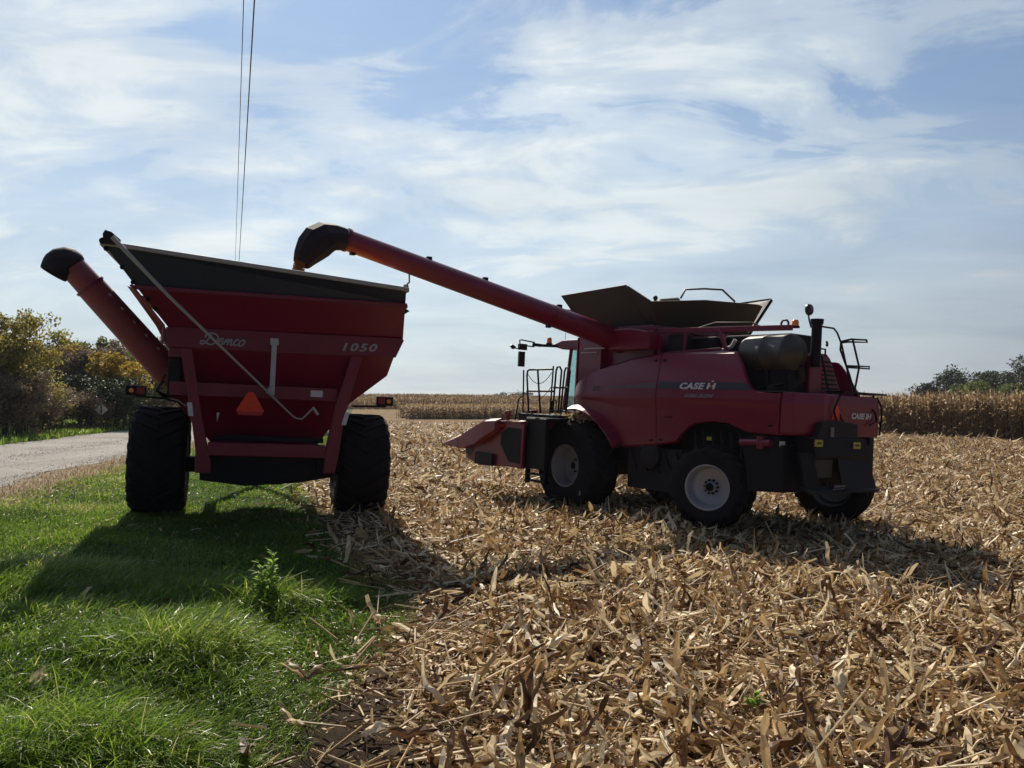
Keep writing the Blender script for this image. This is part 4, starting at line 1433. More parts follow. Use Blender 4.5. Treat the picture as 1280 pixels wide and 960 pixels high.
for sgn in (-1, 1):
    pf = side_panel(0.13, -2.335, sgn).build('side_panel', 'red', cb)
    pr_ = side_panel(-2.352, -5.05 if sgn < 0 else -4.45, sgn).build('side_panel', 'red', cb)
    arch = MB()
    pts = [(0.10, 2.02), (-0.2, 2.04), (-0.45, 2.0), (-0.70, 1.91), (-0.87, 1.82), (-1.19, 1.56), (-1.37, 1.34)]
    for i in range(len(pts) - 1):
        (a0, a1), (b0, b1) = pts[i], pts[i + 1]
        arch.hexa([(sgn * 1.60, a0, a1 - 0.03), (sgn * 1.80, a0, a1 - 0.05), (sgn * 1.80, a0, a1 - 0.02), (sgn * 1.60, a0, a1 + 0.07)],
                  [(sgn * 1.60, b0, b1 - 0.03), (sgn * 1.80, b0, b1 - 0.05), (sgn * 1.80, b0, b1 - 0.02), (sgn * 1.60, b0, b1 + 0.07)])
    arch.build('wheel_arch', 'red', cb)
    if sgn == -1:
        def sx(z, y=-3, d=0.008):
            return side_x(z, y) - d
        def sideq(pts, d=0.006):
            return [(side_x(z, y) - d, y, z) for y, z in pts]
        def decal(pts_top, pts_bot, name, mat, parent, d=0.005):
            mb = MB()
            n = len(pts_top)
            vs = []
            for (y, z) in pts_top:
                vs.append((side_x(z, y) - d, y, z))
            for (y, z) in pts_bot:
                vs.append((side_x(z, y) - d, y, z))
            mb.add(vs, [(i, i + 1, n + i + 1, n + i) for i in range(n - 1)])
            return mb.build(name, mat, parent)
        ysl = list(np.linspace(-2.37, -4.46, 12))
        decal([(y, 2.60 if y > -4.38 else 2.56) for y in ysl], [(y, 2.47) for y in ysl], 'dark_stripe', 'stripe', pr_)
        decal([(y, 2.60) for y in np.linspace(-4.46, -4.40, 3)], [(y, 2.47) for y in np.linspace(-4.46, -4.40, 3)], 'dark_stripe', 'stripe', pr_, 0.0045) if False else None
        ysl = list(np.linspace(-1.05, -2.32, 8))
        decal([(y, 2.50 - 0.07 * (y + 1.05)) for y in ysl], [(y, 2.45 - 0.02 * (y + 1.05)) for y in ysl], 'faded_stripe', 'greystripe', pf)
        ysl = list(np.linspace(-0.35, -2.32, 14))
        decal([(y, 2.315 + 0.09 * min(1, (-0.35 - y) / 1.4)) for y in ysl], [(y, 2.312) for y in ysl], 'pale_stripe', 'redband', pf)
        ysl = list(np.linspace(-2.37, -5.0, 12))
        decal([(y, 2.405) for y in ysl], [(y, 2.312) for y in ysl], 'pale_stripe', 'redband', pr_)
        tn = Vector((0.12, 0, 1))
        text('lettering', 'CASE', 0.155, (side_x(2.48, -3) - 0.012, -2.93, 2.475), (0, -1, 0), (0.13, 0, 1), 'white', pr_, shear=0.25, bold=0.006, width=0.58, space=1.08)
        ih = MB()
        def shp(y0, y1, z0, z1, d=0.012):
            s_ = 0.25
            f = lambda y, z: (side_x(z, -3) - d, -(y + s_ * (z - 2.475)), z)
            ih.slab([f(y0, z0), f(y1, z0), f(y1, z1), f(y0, z1)], (-0.004, 0, 0))
        zb, zt = 2.475, 2.585
        shp(3.555, 3.60, zb, zt)
        shp(3.69, 3.735, zb, zt)
        shp(3.60, 3.625, 2.515, 2.545)
        shp(3.665, 3.69, 2.515, 2.545)
        ih.build('emblem', 'white', pr_)
        ih = MB()
        shp(3.625, 3.665, zb + 0.015, zt + 0.012)
        ih.build('emblem_bar', 'smvred', pr_)
        ih = MB()
        shp(3.622, 3.668, zt + 0.018, zt + 0.04)
        ih.build('emblem_dot', 'white', pr_)
        text('small_lettering', 'AXIAL-FLOW', 0.085, (side_x(2.33, -3) - 0.010, -3.05, 2.325), (0, -1, 0), (0.13, 0, 1), 'greydecal', pr_, shear=0.3, bold=0.004, width=0.68)
        text('model_number', '8120', 0.15, (side_x(2.4, -0.6) - 0.012, -0.55, 2.40), (0.04, -1, 0), (0.13, 0, 1), 'greystripe', pf, shear=0.2, bold=0.004, width=0.42)

for (y_, z_) in ((-2.22, 1.50), (-2.46, 1.52), (-2.22, 3.0), (-2.46, 3.0), (-4.9, 1.9)):
    MB().box(side_x(z_, y_) - 0.022, side_x(z_, y_) + 0.01, y_ - 0.035, y_ + 0.035, z_ - 0.02, z_ + 0.02).build('panel_latch', 'black', cb, 0.004)
MB().tube([(side_x(1.9, -2.6) - 0.002, -2.55, 1.95), (side_x(1.9, -2.6) - 0.04, -2.58, 1.95), (side_x(1.9, -2.6) - 0.04, -2.72, 1.95), (side_x(1.9, -2.6) - 0.002, -2.75, 1.95)], 0.01, 6).build('panel_handle', 'black', cb)
# rear hood
hd = MB()
foot = [(-1.60, -5.07), (-1.45, -5.20), (-0.82, -5.33), (0.80, -5.33), (1.08, -5.12), (1.58, -4.5), (1.3, -4.3), (-1.3, -4.7)]
def ringz(z, k=1.0, dy=0.0):
    return [(x * k, (y + 4.9) * k - 4.9 + dy, z) for x, y in foot]
rg = [ringz(1.76, 0.985), ringz(1.80), ringz(2.28), ringz(2.31, 0.995), ringz(2.43, 0.97), ringz(2.46, 0.95)]
vs = [p for r_ in rg for p in r_]
fs = [(i * 8 + j, i * 8 + (j + 1) % 8, i * 8 + 8 + (j + 1) % 8, i * 8 + 8 + j) for i in range(5) for j in range(8)] + [tuple(range(8)), tuple(range(40, 48))]
hd.add(vs, fs)
hood = hd.build('rear_hood', 'red', cb, 0.012)
mb = MB()
mb.tube([(0.84, -5.33, 1.80), (0.86, -5.35, 2.1), (0.84, -5.35, 2.3), (0.78, -5.3, 2.46)], 0.016, 6)
mb.build('hood_seal', 'black', hood)
MB().slab([(-0.49, -5.345, 2.29), (-0.46, -5.345, 2.29), (-0.31, -5.345, 2.03), (-0.64, -5.345, 2.03)], (0, 0.008, 0)).build('slow_triangle', 'smv', hood)
text('lettering', 'CASE IH', 0.13, (-0.04, -5.338, 2.075), (1, 0, 0), (0, 0, 1), 'white', hood, shear=0.2, bold=0.006, width=0.60)
mb = MB()
mb.box(-0.78, 0.60, -5.25, -4.6, 1.66, 1.76)
mb.build('hood_sill', 'black', cb)
MB().tube([(0.55, -5.3, 1.76), (0.55, -5.3, 1.62)], 0.05, 8).build('camera_bracket', 'black', cb)

# chopper, spreader
mb = MB()
mb.slab([(-1.25, -4.3, 1.74), (-1.25, -5.45, 1.74), (-1.25, -5.5, 1.45), (-1.25, -5.2, 0.98), (-1.25, -4.35, 1.0)], (1.5, 0, 0))
mb.build('chopper_housing', 'black', cb, 0.02)
mb = MB()
mb.slab([(-0.98, -5.42, 1.99), (-0.55, -5.42, 2.03), (0.02, -5.42, 1.98), (0.05, -5.42, 1.55), (-1.2, -5.42, 1.55)], (0, 0.10, 0))
mb.build('deflector', 'poly', cb, 0.01)
mb = MB()
mb.slab([(0.30, -5.40, 1.58), (-0.62, -5.45, 1.55), (-0.66, -5.62, 0.92), (0.42, -5.55, 0.90)], (0.0, 0.04, 0.0))
mb.slab([(-1.55, -5.42, 1.50), (-1.25, -5.45, 1.50), (-1.22, -5.6, 0.90), (-1.52, -5.55, 0.90)], (0.0, 0.04, 0.0))
mb.slab([(-1.55, -5.45, 0.95), (0.42, -5.45, 0.92), (0.42, -5.62, 0.86), (-1.55, -5.62, 0.86)], (0, 0, 0.035))
mb.slab([(0.30, -5.38, 1.60), (0.34, -5.38, 1.60), (0.46, -5.55, 0.88), (0.40, -5.55, 0.88)], (0, 0.6, 0))
mb.build('spreader_shield', 'black', cb, 0.006)
mb = MB()
mb.slab([(-0.95, -5.64, 0.96), (-0.60, -5.64, 0.97), (-0.62, -5.64, 0.99), (-0.9, -5.64, 1.0)], (0, 0.004, 0))
mb.slab([(-0.98, -5.64, 0.925), (-0.66, -5.64, 0.935), (-0.655, -5.64, 0.95), (-0.97, -5.64, 0.94)], (0, 0.004, 0))
mb.build('small_decal', 'greydecal', cb)
MB().box(-1.20, -0.72, -5.46, -5.42, 1.10, 1.52).build('inspection_plate', 'tankdark', cb, 0.01)
for (x_, z_) in ((-1.17, 1.66), (-0.10, 1.63)):
    d_o = MB().box(x_ - 0.10, x_ + 0.10, -5.50, -5.485, z_ - 0.055, z_ + 0.055).build('warning_decal', 'yellow', cb)
    MB().box(x_ - 0.06, x_ + 0.06, -5.504, -5.500, z_ - 0.018, z_ + 0.018).build('decal_print', 'stripe', d_o)
MB().box(-1.62, -1.50, -5.10, -5.08, 1.56, 1.66).build('reflector', 'white', cb)
MB().box(-0.77, -0.68, -5.44, -5.43, 1.76, 1.92).build('reflector', 'greydecal', cb)
mb = MB()
mb.box(-1.6, -1.3, -5.05, -4.5, 1.35, 1.72)
mb.slab([(-1.62, -4.35, 1.6), (-1.62, -5.15, 1.6), (-1.62, -5.2, 0.85), (-1.62, -4.5, 0.80)], (0.5, 0, 0))
mb.build('side_shield', 'black', cb, 0.01)
mb = MB()
mb.tube([(-1.66, -4.35, 1.60), (-1.66, -4.95, 1.62)], 0.06, 10)
mb.tube([(-1.66, -4.75, 1.52), (-1.66, -4.75, 1.72)], 0.07, 10)
mb.build('hydraulic_valve', 'redcart', cb)

# chassis, axles, inner body
mb = MB()
mb.box(-1.25, 1.25, -5.0, 0.5, 1.0, 1.9)
mb.box(-1.3, 1.3, -0.3, 0.3, 0.65, 1.3)
mb.slab([(-0.6, 0.5, 1.7), (-0.6, 0.5, 0.9), (-0.6, 1.7, 0.65), (-0.6, 1.7, 1.4)], (1.2, 0, 0))
mb.box(-1.5, 1.7, -3.78, -3.52, 0.68, 0.90)
mb.box(-0.6, 0.6, -3.9, -3.4, 0.75, 1.2)
mb.box(-1.3, 1.3, -2.8, -1.3, 0.75, 1.1)
mb.build('chassis', 'black', cb, 0.02)
mb = MB()
mb.box(-1.48, -1.3, -2.9, -1.5, 0.55, 1.35)
for k in range(5):
    mb.tube([(-1.5, -1.55 - 0.3 * k, 1.3), (-1.5, -1.75 - 0.3 * k, 0.9)], 0.03, 6)
mb.lathe([(-0.05, 0.0), (-0.05, 0.25), (0.05, 0.25), (0.05, 0)], 20, 'X', (-1.52, -2.15, 1.2))
mb.build('drive_guard', 'poly', cb, 0.01)
mb = MB()
mb.box(-1.50, 1.50, -4.2, 0.0, 1.9, 2.45)
mb.box(-1.46, 1.46, -2.3, 0.0, 2.45, 2.75)
mb.box(-1.3, 1.3, -5.0, -4.1, 1.8, 2.40)
mb.build('inner_body', 'black', cb)
mb = MB()
for yy in np.linspace(-3.2, -4.2, 6):
    mb.tube([(-1.5, yy, 1.75), (-1.48, yy - 0.05, 1.3)], 0.025, 6)
mb.box(-1.52, -1.48, -3.6, -3.48, 1.58, 1.66)
mb.build('arch_pipes', 'poly', cb)
MB().box(-1.53, -1.51, -3.60, -3.50, 1.58, 1.64).build('reflector', 'yellow', cb)

# tank body and grain tank flaps
mb = MB()
mb.slab([(-1.50, 0.10, 2.3), (-1.50, 0.10, 3.62), (-1.50, -0.6, 3.62), (-1.50, -0.6, 2.3)], (3.0, 0, 0))
mb.slab([(-1.32, -0.6, 2.3), (-1.32, -0.6, 3.62), (-1.32, -1.9, 3.62), (-1.32, -1.9, 2.3)], (2.64, 0, 0))
mb.build('grain_tank', 'red', cb, 0.015)
mb = MB()
mb.bar((-1.40, 0.15, 3.65), (-1.40, -2.0, 3.65), 0.12, 0.09)
mb.bar((1.40, 0.15, 3.65), (1.40, -2.0, 3.65), 0.12, 0.09)
mb.bar((-1.45, -1.95, 3.65), (1.45, -1.95, 3.65), 0.12, 0.09)
mb.build('tank_rim', 'red', cb, 0.01)
mb = MB()
mb.box(-1.535, -1.505, -0.5, 0.0, 3.18, 3.20)
mb.tube([(-1.56, -0.15, 3.27), (-1.56, -0.75, 3.27)], 0.016, 6)
mb.build('grab_rail', 'pale', cb)
th = 0.025
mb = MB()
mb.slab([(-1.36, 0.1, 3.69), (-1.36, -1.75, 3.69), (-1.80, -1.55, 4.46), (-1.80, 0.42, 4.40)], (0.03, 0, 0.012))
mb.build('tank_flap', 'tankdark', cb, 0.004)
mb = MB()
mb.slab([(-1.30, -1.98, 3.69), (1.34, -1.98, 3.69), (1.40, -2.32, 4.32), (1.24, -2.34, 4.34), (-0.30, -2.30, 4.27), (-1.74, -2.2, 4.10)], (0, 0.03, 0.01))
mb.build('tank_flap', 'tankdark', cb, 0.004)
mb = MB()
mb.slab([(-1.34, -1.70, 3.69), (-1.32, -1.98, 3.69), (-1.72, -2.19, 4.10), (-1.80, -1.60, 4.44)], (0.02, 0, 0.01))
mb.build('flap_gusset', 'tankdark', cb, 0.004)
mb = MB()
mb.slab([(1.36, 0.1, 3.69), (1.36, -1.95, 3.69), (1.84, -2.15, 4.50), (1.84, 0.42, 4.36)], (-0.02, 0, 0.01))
mb.build('tank_flap', 'tanklit', cb, 0.004)
mb = MB()
mb.bar((1.36, -1.98, 3.69), (1.87, -2.17, 4.52), 0.07, 0.07)
mb.bar((1.87, -2.17, 4.52), (1.86, 0.42, 4.40), 0.06, 0.06)
mb.build('flap_edge', 'black', cb, 0.005)
mb = MB()
mb.slab([(-1.30, 0.15, 3.69), (1.30, 0.15, 3.69), (1.5, 0.60, 4.15), (-1.5, 0.60, 4.15)], (0, 0.02, 0.01))
mb.build('tank_flap', 'tankdark', cb, 0.004)
mb = MB()
mb.tube([(-0.62, -1.9, 4.3), (-0.60, -2.0, 4.47), (-0.1, -2.05, 4.54), (0.38, -2.1, 4.57), (0.72, -2.15, 4.36)], 0.02, 8)
mb.build('inspection_rail', 'tankgrey', cb)
mb = MB()
mb.tube([(-0.95, -1.7, 3.85), (-0.90, -1.7, 4.16), (-0.55, -1.75, 4.22)], [0.16, 0.15, 0.12], 12)
mb.tube([(-1.12, -1.7, 4.0), (-1.12, -1.7, 4.26)], 0.03, 6)
mb.ball((-1.12, -1.7, 4.27), 0.05, 5)
mb.build('bubble_auger', 'tankdark', cb)

# unloading auger
mb = MB()
mb.slab([(-1.66, -0.98, 3.22), (-1.66, -2.1, 3.22), (-1.66, -2.1, 3.56), (-1.66, -1.6, 3.64), (-1.66, -0.98, 3.64)], (0.36, 0, 0))
mb.build('auger_elbow', 'red', cb, 0.03)
mb = MB()
A0, A1 = Vector((-1.25, -0.95, 3.42)), Vector((-7.42, -0.90, 4.60))
mb.tube([A0, along(A0, A1, 0.12), along(A0, A1, 1.0)], [0.255, 0.215, 0.172], 28)
aug = mb.build('auger_tube', 'red', cb)
mb = MB()
for f_ in (0.30, 0.985):
    mb = MB()
    mb.tube([along(A0, A1, f_), along(A0, A1, f_ + 0.006)], 0.212 if f_ < 0.5 else 0.195, 28)
    mb.build('tube_band', 'redcart', aug)
for f_, u_ in ((0.27, 1), (0.55, 1), (0.74, 1), (0.31, -1), (0.97, -1)):
    p = along(A0, A1, f_)
    rr = 0.235 - 0.065 * f_
    mb = MB()
    mb.box(p.x - 0.04, p.x + 0.04, p.y - 0.04, p.y + 0.04, p.z + u_ * rr - 0.035, p.z + u_ * rr + 0.045)
    mb.build('tube_clip', 'black', aug)
mb = MB()
p = along(A0, A1, 0.80)
mb.tube([(p.x, p.y, p.z - 0.18), (p.x + 0.01, p.y, p.z - 0.32), (p.x - 0.03, p.y, p.z - 0.36)], 0.016, 6)
mb.lathe([(-0.03, 0.0), (-0.03, 0.05), (0.03, 0.04), (0.03, 0)], 12, 'Z', (p.x - 0.05, p.y, p.z - 0.40))
mb.build('auger_lamp', 'grey', aug)
# rubber boot
mb = MB()
pth = [(-7.40, -0.90, 4.595), (-7.56, -0.90, 4.60), (-7.72, -0.90, 4.56), (-7.85, -0.9, 4.47), (-7.95, -0.90, 4.35), (-8.03, -0.9, 4.22), (-8.09, -0.90, 4.10)]
mb.tube(pth, [0.19, 0.215, 0.265, 0.28, 0.255, 0.20, 0.14], 9, caps=False, smooth=False)
bo = mb.build('spout_boot', 'rubberboot', aug)
sol = bo.modifiers.new('solid', 'SOLIDIFY')
sol.thickness = 0.02
sol.offset = -1

# engine deck
mb = MB()
mb.box(-1.35, 1.35, -2.9, -1.95, 3.05, 3.12)
mb.bar((-1.36, -2.05, 3.58), (-1.30, -5.0, 3.52), 0.08, 0.09)
mb.bar((1.30, -2.05, 3.58), (1.0, -3.6, 3.55), 0.08, 0.09)
mb.bar((-1.36, -2.12, 3.55), (-1.36, -2.12, 2.5), 0.08, 0.08)
mb.bar((-1.36, -2.75, 3.55), (-1.36, -2.75, 3.1), 0.05, 0.05)
mb.bar((-1.36, -3.55, 3.55), (-1.36, -3.75, 3.1), 0.06, 0.06)
mb.bar((-1.36, -2.1, 3.14), (-1.36, -3.6, 3.2), 0.04, 0.05)
mb.build('deck_frame', 'redcart', cb, 0.008)
mb = MB()
mb.box(-1.15, 1.0, -3.3, -2.2, 2.4, 3.45)
mb.box(-1.25, -0.05, -4.95, -3.3, 2.4, 3.0)
mb.box(-0.9, -0.25, -4.7, -3.3, 3.0, 3.48)
mb.build('engine_block', 'black', cb, 0.03)
MB().box(-1.30, -1.17, -2.75, -2.25, 2.9, 3.5).build('radiator_panel', 'poly', cb, 0.02)
mb = MB()
mb.tube([(-1.32, -3.35, 3.18), (-1.32, -3.55, 3.16), (-1.3, -3.78, 3.24), (-1.3, -3.86, 3.36)], 0.035, 8)
mb.build('chrome_pipe', 'pale', cb)
mb = MB()
mb.lathe([(-3.98, 0.0), (-3.98, 0.20), (-4.02, 0.27), (-4.10, 0.30), (-4.45, 0.305), (-4.46, 0.315), (-4.50, 0.315), (-4.51, 0.305), (-4.86, 0.305), (-4.87, 0.315), (-4.92, 0.315), (-4.93, 0.30), (-5.02, 0.27), (-5.03, 0.16), (-5.10, 0.14), (-5.10, 0.0)], 36, 'Y', (-1.15, 0, 3.12))
mb.build('air_cleaner', 'tankgrey', cb)
mb = MB()
mb.tube([(-1.05, -5.0, 2.9), (-0.95, -4.98, 2.7), (-1.1, -4.9, 2.55), (-1.35, -4.6, 2.5)], 0.07, 10)
mb.tube([(-1.3, -4.55, 2.9), (-1.3, -4.55, 2.5)], 0.02, 6)
mb.tube([(-1.3, -4.3, 2.5), (-1.3, -4.9, 2.6)], 0.03, 6)
mb.build('coolant_hose', 'poly', cb)
mb = MB()
mb.tube([(-0.80, -5.12, 2.9), (-0.79, -5.12, 3.62)], 0.085, 16)
mb.tube([(-0.79, -5.12, 3.61), (-0.79, -5.12, 3.70)], [0.10, 0.11], 16)
mb.build('exhaust_pipe', 'black', cb)
mb = MB()
mb.lathe([(-0.02, 0.0), (-0.02, 0.09), (0.02, 0.10), (0.03, 0.0)], 20, 'Y', (-0.84, -5.0, 3.86))
mb.tube([(-0.86, -5.0, 3.8), (-0.92, -5.05, 3.7), (-0.92, -5.1, 3.55)], 0.015, 6)
mb.build('mirror', 'mirror', cb)
mb = MB()
mb.slab([(-0.80, -5.02, 2.46), (-0.80, -5.02, 3.10), (-0.60, -5.02, 3.16), (-0.32, -5.02, 3.15), (-0.22, -5.02, 3.08), (0.12, -5.02, 2.50), (0.12, -5.02, 2.46)], (0, 0.5, 0))
mb.build('engine_cowl', 'redcart', cb, 0.02)
mb = MB()
for k in range(7):
    z_ = 2.55 + 0.075 * k
    mb.box(-0.45, 0.0 - (z_ - 2.55) * 0.5, -5.045, -5.02, z_, z_ + 0.03)
mb.build('cowl_grille', 'black', cb)
mb = MB()
mb.lathe([(0, 0.0), (0, 0.07), (0.03, 0.075), (0.03, 0.0)], 16, 'Z', (-1.14, -4.95, 3.53))
bcn = mb.build('beacon', 'black', cb)
MB().lathe([(0.03, 0.06), (0.11, 0.055), (0.135, 0.04), (0.14, 0.0)], 16, 'Z', (-1.14, -4.95, 3.53)).build('beacon_lens', 'amber', bcn)
mb = MB()
mb.tube([(-1.2, -4.72, 3.52), (-1.2, -4.72, 3.62), (-1.2, -4.75, 3.66), (-1.2, -4.83, 3.66), (-1.2, -4.86, 3.62), (-1.2, -4.86, 3.52)], 0.018, 8)
mb.tube([(-1.3, -3.0, 3.60), (-1.3, -3.4, 3.68), (-1.3, -4.2, 3.64), (-1.3, -4.4, 3.56)], 0.015, 6)
mb.build('grab_hoop', 'black', cb)
# rear ladder and rails
mb = MB()
tb_ = lambda p, r=0.016: mb.tube(p, r, 6)
tb_([(-0.70, -5.1, 3.60), (-0.40, -5.0, 3.61), (-0.13, -5.0, 3.61), (-0.02, -5.0, 3.54), (0.10, -5.0, 3.38)])
tb_([(0.10, -5.0, 3.40), (0.06, -5.02, 3.25), (0.30, -5.05, 2.85), (0.42, -5.1, 2.50), (0.62, -5.37, 2.20), (0.66, -5.38, 2.05), (0.45, -5.38, 1.97)], 0.018)
tb_([(0.10, -5.0, 3.40), (0.40, -5.0, 3.465), (0.88, -5.0, 3.49), (0.90, -5.0, 3.45), (0.30, -5.0, 3.41), (0.10, -5.0, 3.38)], 0.018)
tb_([(0.10, -5.0, 3.40), (0.28, -5.0, 3.0), (0.48, -5.0, 2.54)], 0.016)
tb_([(0.45, -5.0, 3.46), (0.68, -5.0, 2.99), (0.56, -5.0, 2.54)], 0.018)
tb_([(0.28, -5.0, 2.99), (1.0, -5.0, 3.02), (1.0, -5.0, 2.98), (0.30, -5.0, 2.965)], 0.018)
tb_([(-0.45, -5.38, 2.47), (-0.62, -5.38, 2.2), (-0.50, -5.38, 1.95)])
tb_([(-0.62, -5.12, 3.1), (-0.56, -5.2, 2.6), (-0.34, -5.38, 2.0)])
tb_([(-0.62, -5.2, 3.33), (-0.45, -5.1, 3.32), (-0.45, -5.1, 3.28), (-0.62, -5.2, 3.28)], 0.02)
tb_([(-0.70, -5.1, 3.22), (-0.5, -5.1, 3.22), (-0.5, -5.1, 3.1)], 0.016)
mb.box(-0.30, 1.0, -5.35, -4.95, 2.50, 2.53)
mb.box(0.85, 0.87, -5.2, -5.17, 2.42, 2.5)
mb.build('rear_ladder', 'black', cb)
mb = MB()
mb.box(-1.58, -1.20, -5.0, -4.55, 2.455, 2.475)
mb.build('sill_plate', 'tankdark', cb)

# cab
mb = MB()
mb.slab([(-0.86, 0.05, 1.9), (-0.86, 0.05, 3.35), (-0.86, 0.16, 3.35), (-0.86, 0.16, 1.9)], (1.72, 0, 0))
mb.slab([(-1.52, 0.11, 2.45), (-1.52, 0.11, 3.52), (-1.0, 0.11, 3.55), (-0.9, 0.11, 2.45)], (0, 0.03, 0))
mb.box(-0.9, 0.9, 0.1, 1.35, 1.82, 1.95)
mb.bar((-0.86, 1.30, 1.95), (-0.84, 1.14, 3.35), 0.06, 0.06)
mb.bar((0.86, 1.30, 1.95), (0.84, 1.14, 3.35), 0.06, 0.06)
mb.bar((-0.86, 0.9, 1.95), (-0.84, 0.9, 3.35), 0.05, 0.05)
mb.bar((0.86, 0.9, 1.95), (0.84, 0.9, 3.35), 0.05, 0.05)
cabo = mb.build('cab', 'redcart', cb, 0.01)
mb = MB()
mb.slab([(-0.86, 0.18, 1.97), (-0.86, 1.28, 1.97), (-0.84, 1.13, 3.33), (-0.84, 0.18, 3.33)], (0.012, 0, 0))
mb.build('cab_window', 'glass', cabo)
mb = MB()
mb.slab([(0.86, 0.18, 1.97), (0.86, 1.28, 1.97), (0.84, 1.13, 3.33), (0.84, 0.18, 3.33)], (-0.012, 0, 0))
mb.build('cab_window', 'glass', cabo)
mb = MB()
mb.slab([(-0.82, 1.33, 1.97), (0.82, 1.33, 1.97), (0.80, 1.17, 3.33), (-0.80, 1.17, 3.33)], (0, 0.012, 0))
mb.build('windscreen', 'glass', cabo)
mb = MB()
mb.slab([(-0.95, 0.05, 3.34), (-0.95, 1.35, 3.34), (-0.95, 1.62, 3.40), (-0.95, 1.66, 3.46), (-0.95, 1.35, 3.55), (-0.95, 0.05, 3.56)], (1.9, 0, 0))
mb.build('cab_roof', 'redcart', cb, 0.03)
mb = MB()
mb.bar((-0.9, 1.5, 3.42), (-1.05, 2.0, 3.44), 0.10, 0.06)
mb.bar((-1.05, 2.0, 3.44), (-1.25, 2.05, 3.45), 0.06, 0.07)
mb.tube([(-1.2, 2.05, 3.50), (-1.65, 1.95, 3.52), (-1.78, 1.85, 3.50), (-1.80, 1.8, 3.40)], 0.016, 6)
mb.tube([(-1.2, 2.05, 3.40), (-1.45, 2.0, 3.40), (-1.7, 1.85, 3.34)], 0.016, 6)
mb.build('mirror_arm', 'black', cb)
mb = MB()
mb.box(-1.84, -1.62, 1.76, 1.83, 3.28, 3.42)
mb.box(-1.86, -1.70, 1.72, 1.78, 2.90, 3.24)
mb.slab([(-2.06, 1.8, 3.36), (-1.98, 1.8, 3.28), (-1.92, 1.8, 3.30), (-1.90, 1.8, 3.34), (-2.0, 1.8, 3.39)], (0, 0.06, 0))
mb.tube([(-1.95, 1.82, 3.31), (-1.8, 1.8, 3.30)], 0.014, 6)
mb.build('mirror', 'mirror', cb, 0.015)
mb = MB()
mb.lathe([(0, 0.0), (0, 0.075), (0.03, 0.075), (0.03, 0)], 14, 'Z', (-1.0, 1.75, 3.46))
bcn = mb.build('beacon', 'black', cb)
MB().lathe([(0.03, 0.06), (0.13, 0.055), (0.16, 0.04), (0.165, 0.0)], 16, 'Z', (-1.0, 1.75, 3.46)).build('beacon_lens', 'amber', bcn)
MB().tube([(-0.9, 1.3, 3.5), (-0.88, 1.32, 3.72)], 0.006, 5).build('antenna', 'black', cb)
mb = MB()
mb.box(-0.3, 0.3, 0.4, 0.9, 1.95, 2.4)
mb.box(-0.28, 0.28, 0.35, 0.48, 2.4, 2.95)
mb.build('driver_seat', 'black', cabo, 0.04)

# platform and rails, ladder
mb = MB()
mb.box(-1.95, -0.85, 0.10, 1.55, 1.80, 1.86)
mb.box(-1.95, -1.85, 0.10, 1.55, 1.70, 1.80)
mb.build('platform', 'black', cb, 0.01)
mb = MB()
def rl(p, r=0.021):
    mb.tube([(-1.85, y, z) for y, z in p], r, 7)
rl([(1.50, 1.70), (1.55, 2.82)], 0.018)
rl([(1.30, 1.88), (1.42, 2.70), (1.40, 2.80), (1.35, 2.82), (0.55, 2.83)])
rl([(1.39, 2.35), (0.42, 2.36)])
rl([(0.72, 1.90), (1.0, 1.90), (1.02, 2.82)]) if False else None
rl([(0.88, 1.88), (1.04, 2.82)])
rl([(1.30, 1.90), (1.20, 1.86)])
rl([(0.55, 1.86), (0.50, 2.90)], 0.018)
rl([(0.46, 1.90), (0.40, 2.80), (0.36, 2.88), (0.28, 2.88), (0.22, 2.80), (0.28, 1.90)])
rl([(0.20, 1.90), (0.12, 2.78), (0.08, 2.86), (-0.02, 2.86), (-0.06, 2.78), (0.02, 1.90)])
rl([(0.46, 2.44), (0.0, 2.44)])
rl([(0.50, 1.95), (0.02, 1.95)])
mb.tube([(-1.9, 1.72, 1.70), (-1.9, 1.62, 2.15), (-1.88, 1.56, 2.24), (-1.86, 1.50, 2.25)], 0.0155, 7)
mb.tube([(-1.5, 0.95, 1.9), (-1.5, 0.93, 2.15), (-1.5, 0.86, 2.2), (-1.5, 0.78, 2.15), (-1.5, 0.78, 1.9)], 0.015, 6)
for (za, zb_, sag) in ((2.72, 2.76, 0.22), (2.2, 2.45, 0.15)):
    pts = []
    for i in range(9):
        s_ = i / 8
        pts.append((-1.85, 1.38 - s_ * 0.83, za + (zb_ - za) * s_ - sag * 4 * s_ * (1 - s_)))
    mb.tube(pts, 0.008, 5)
mb.build('hand_rail', 'black', cb)
mb = MB()
mb.box(-2.52, -2.42, -0.18, 0.50, 0.75, 1.78)
mb.box(-2.50, -2.40, -0.18, -0.12, 0.46, 0.80)
mb.box(-2.50, -2.40, 0.42, 0.48, 0.44, 0.80)
for z_ in (0.48, 0.62):
    mb.box(-2.50, -2.30, -0.14, 0.46, z_, z_ + 0.03)
mb.box(-2.50, -1.9, -0.15, 0.50, 1.74, 1.80)
mb.build('ladder', 'black', cb, 0.01)
# lump of residue on the front axle / tyre
mb = MB()
mb.box(-1.75, -1.2, -0.2, 0.5, 1.72, 1.80)
mb.build('mudguard', 'black', cb, 0.02)

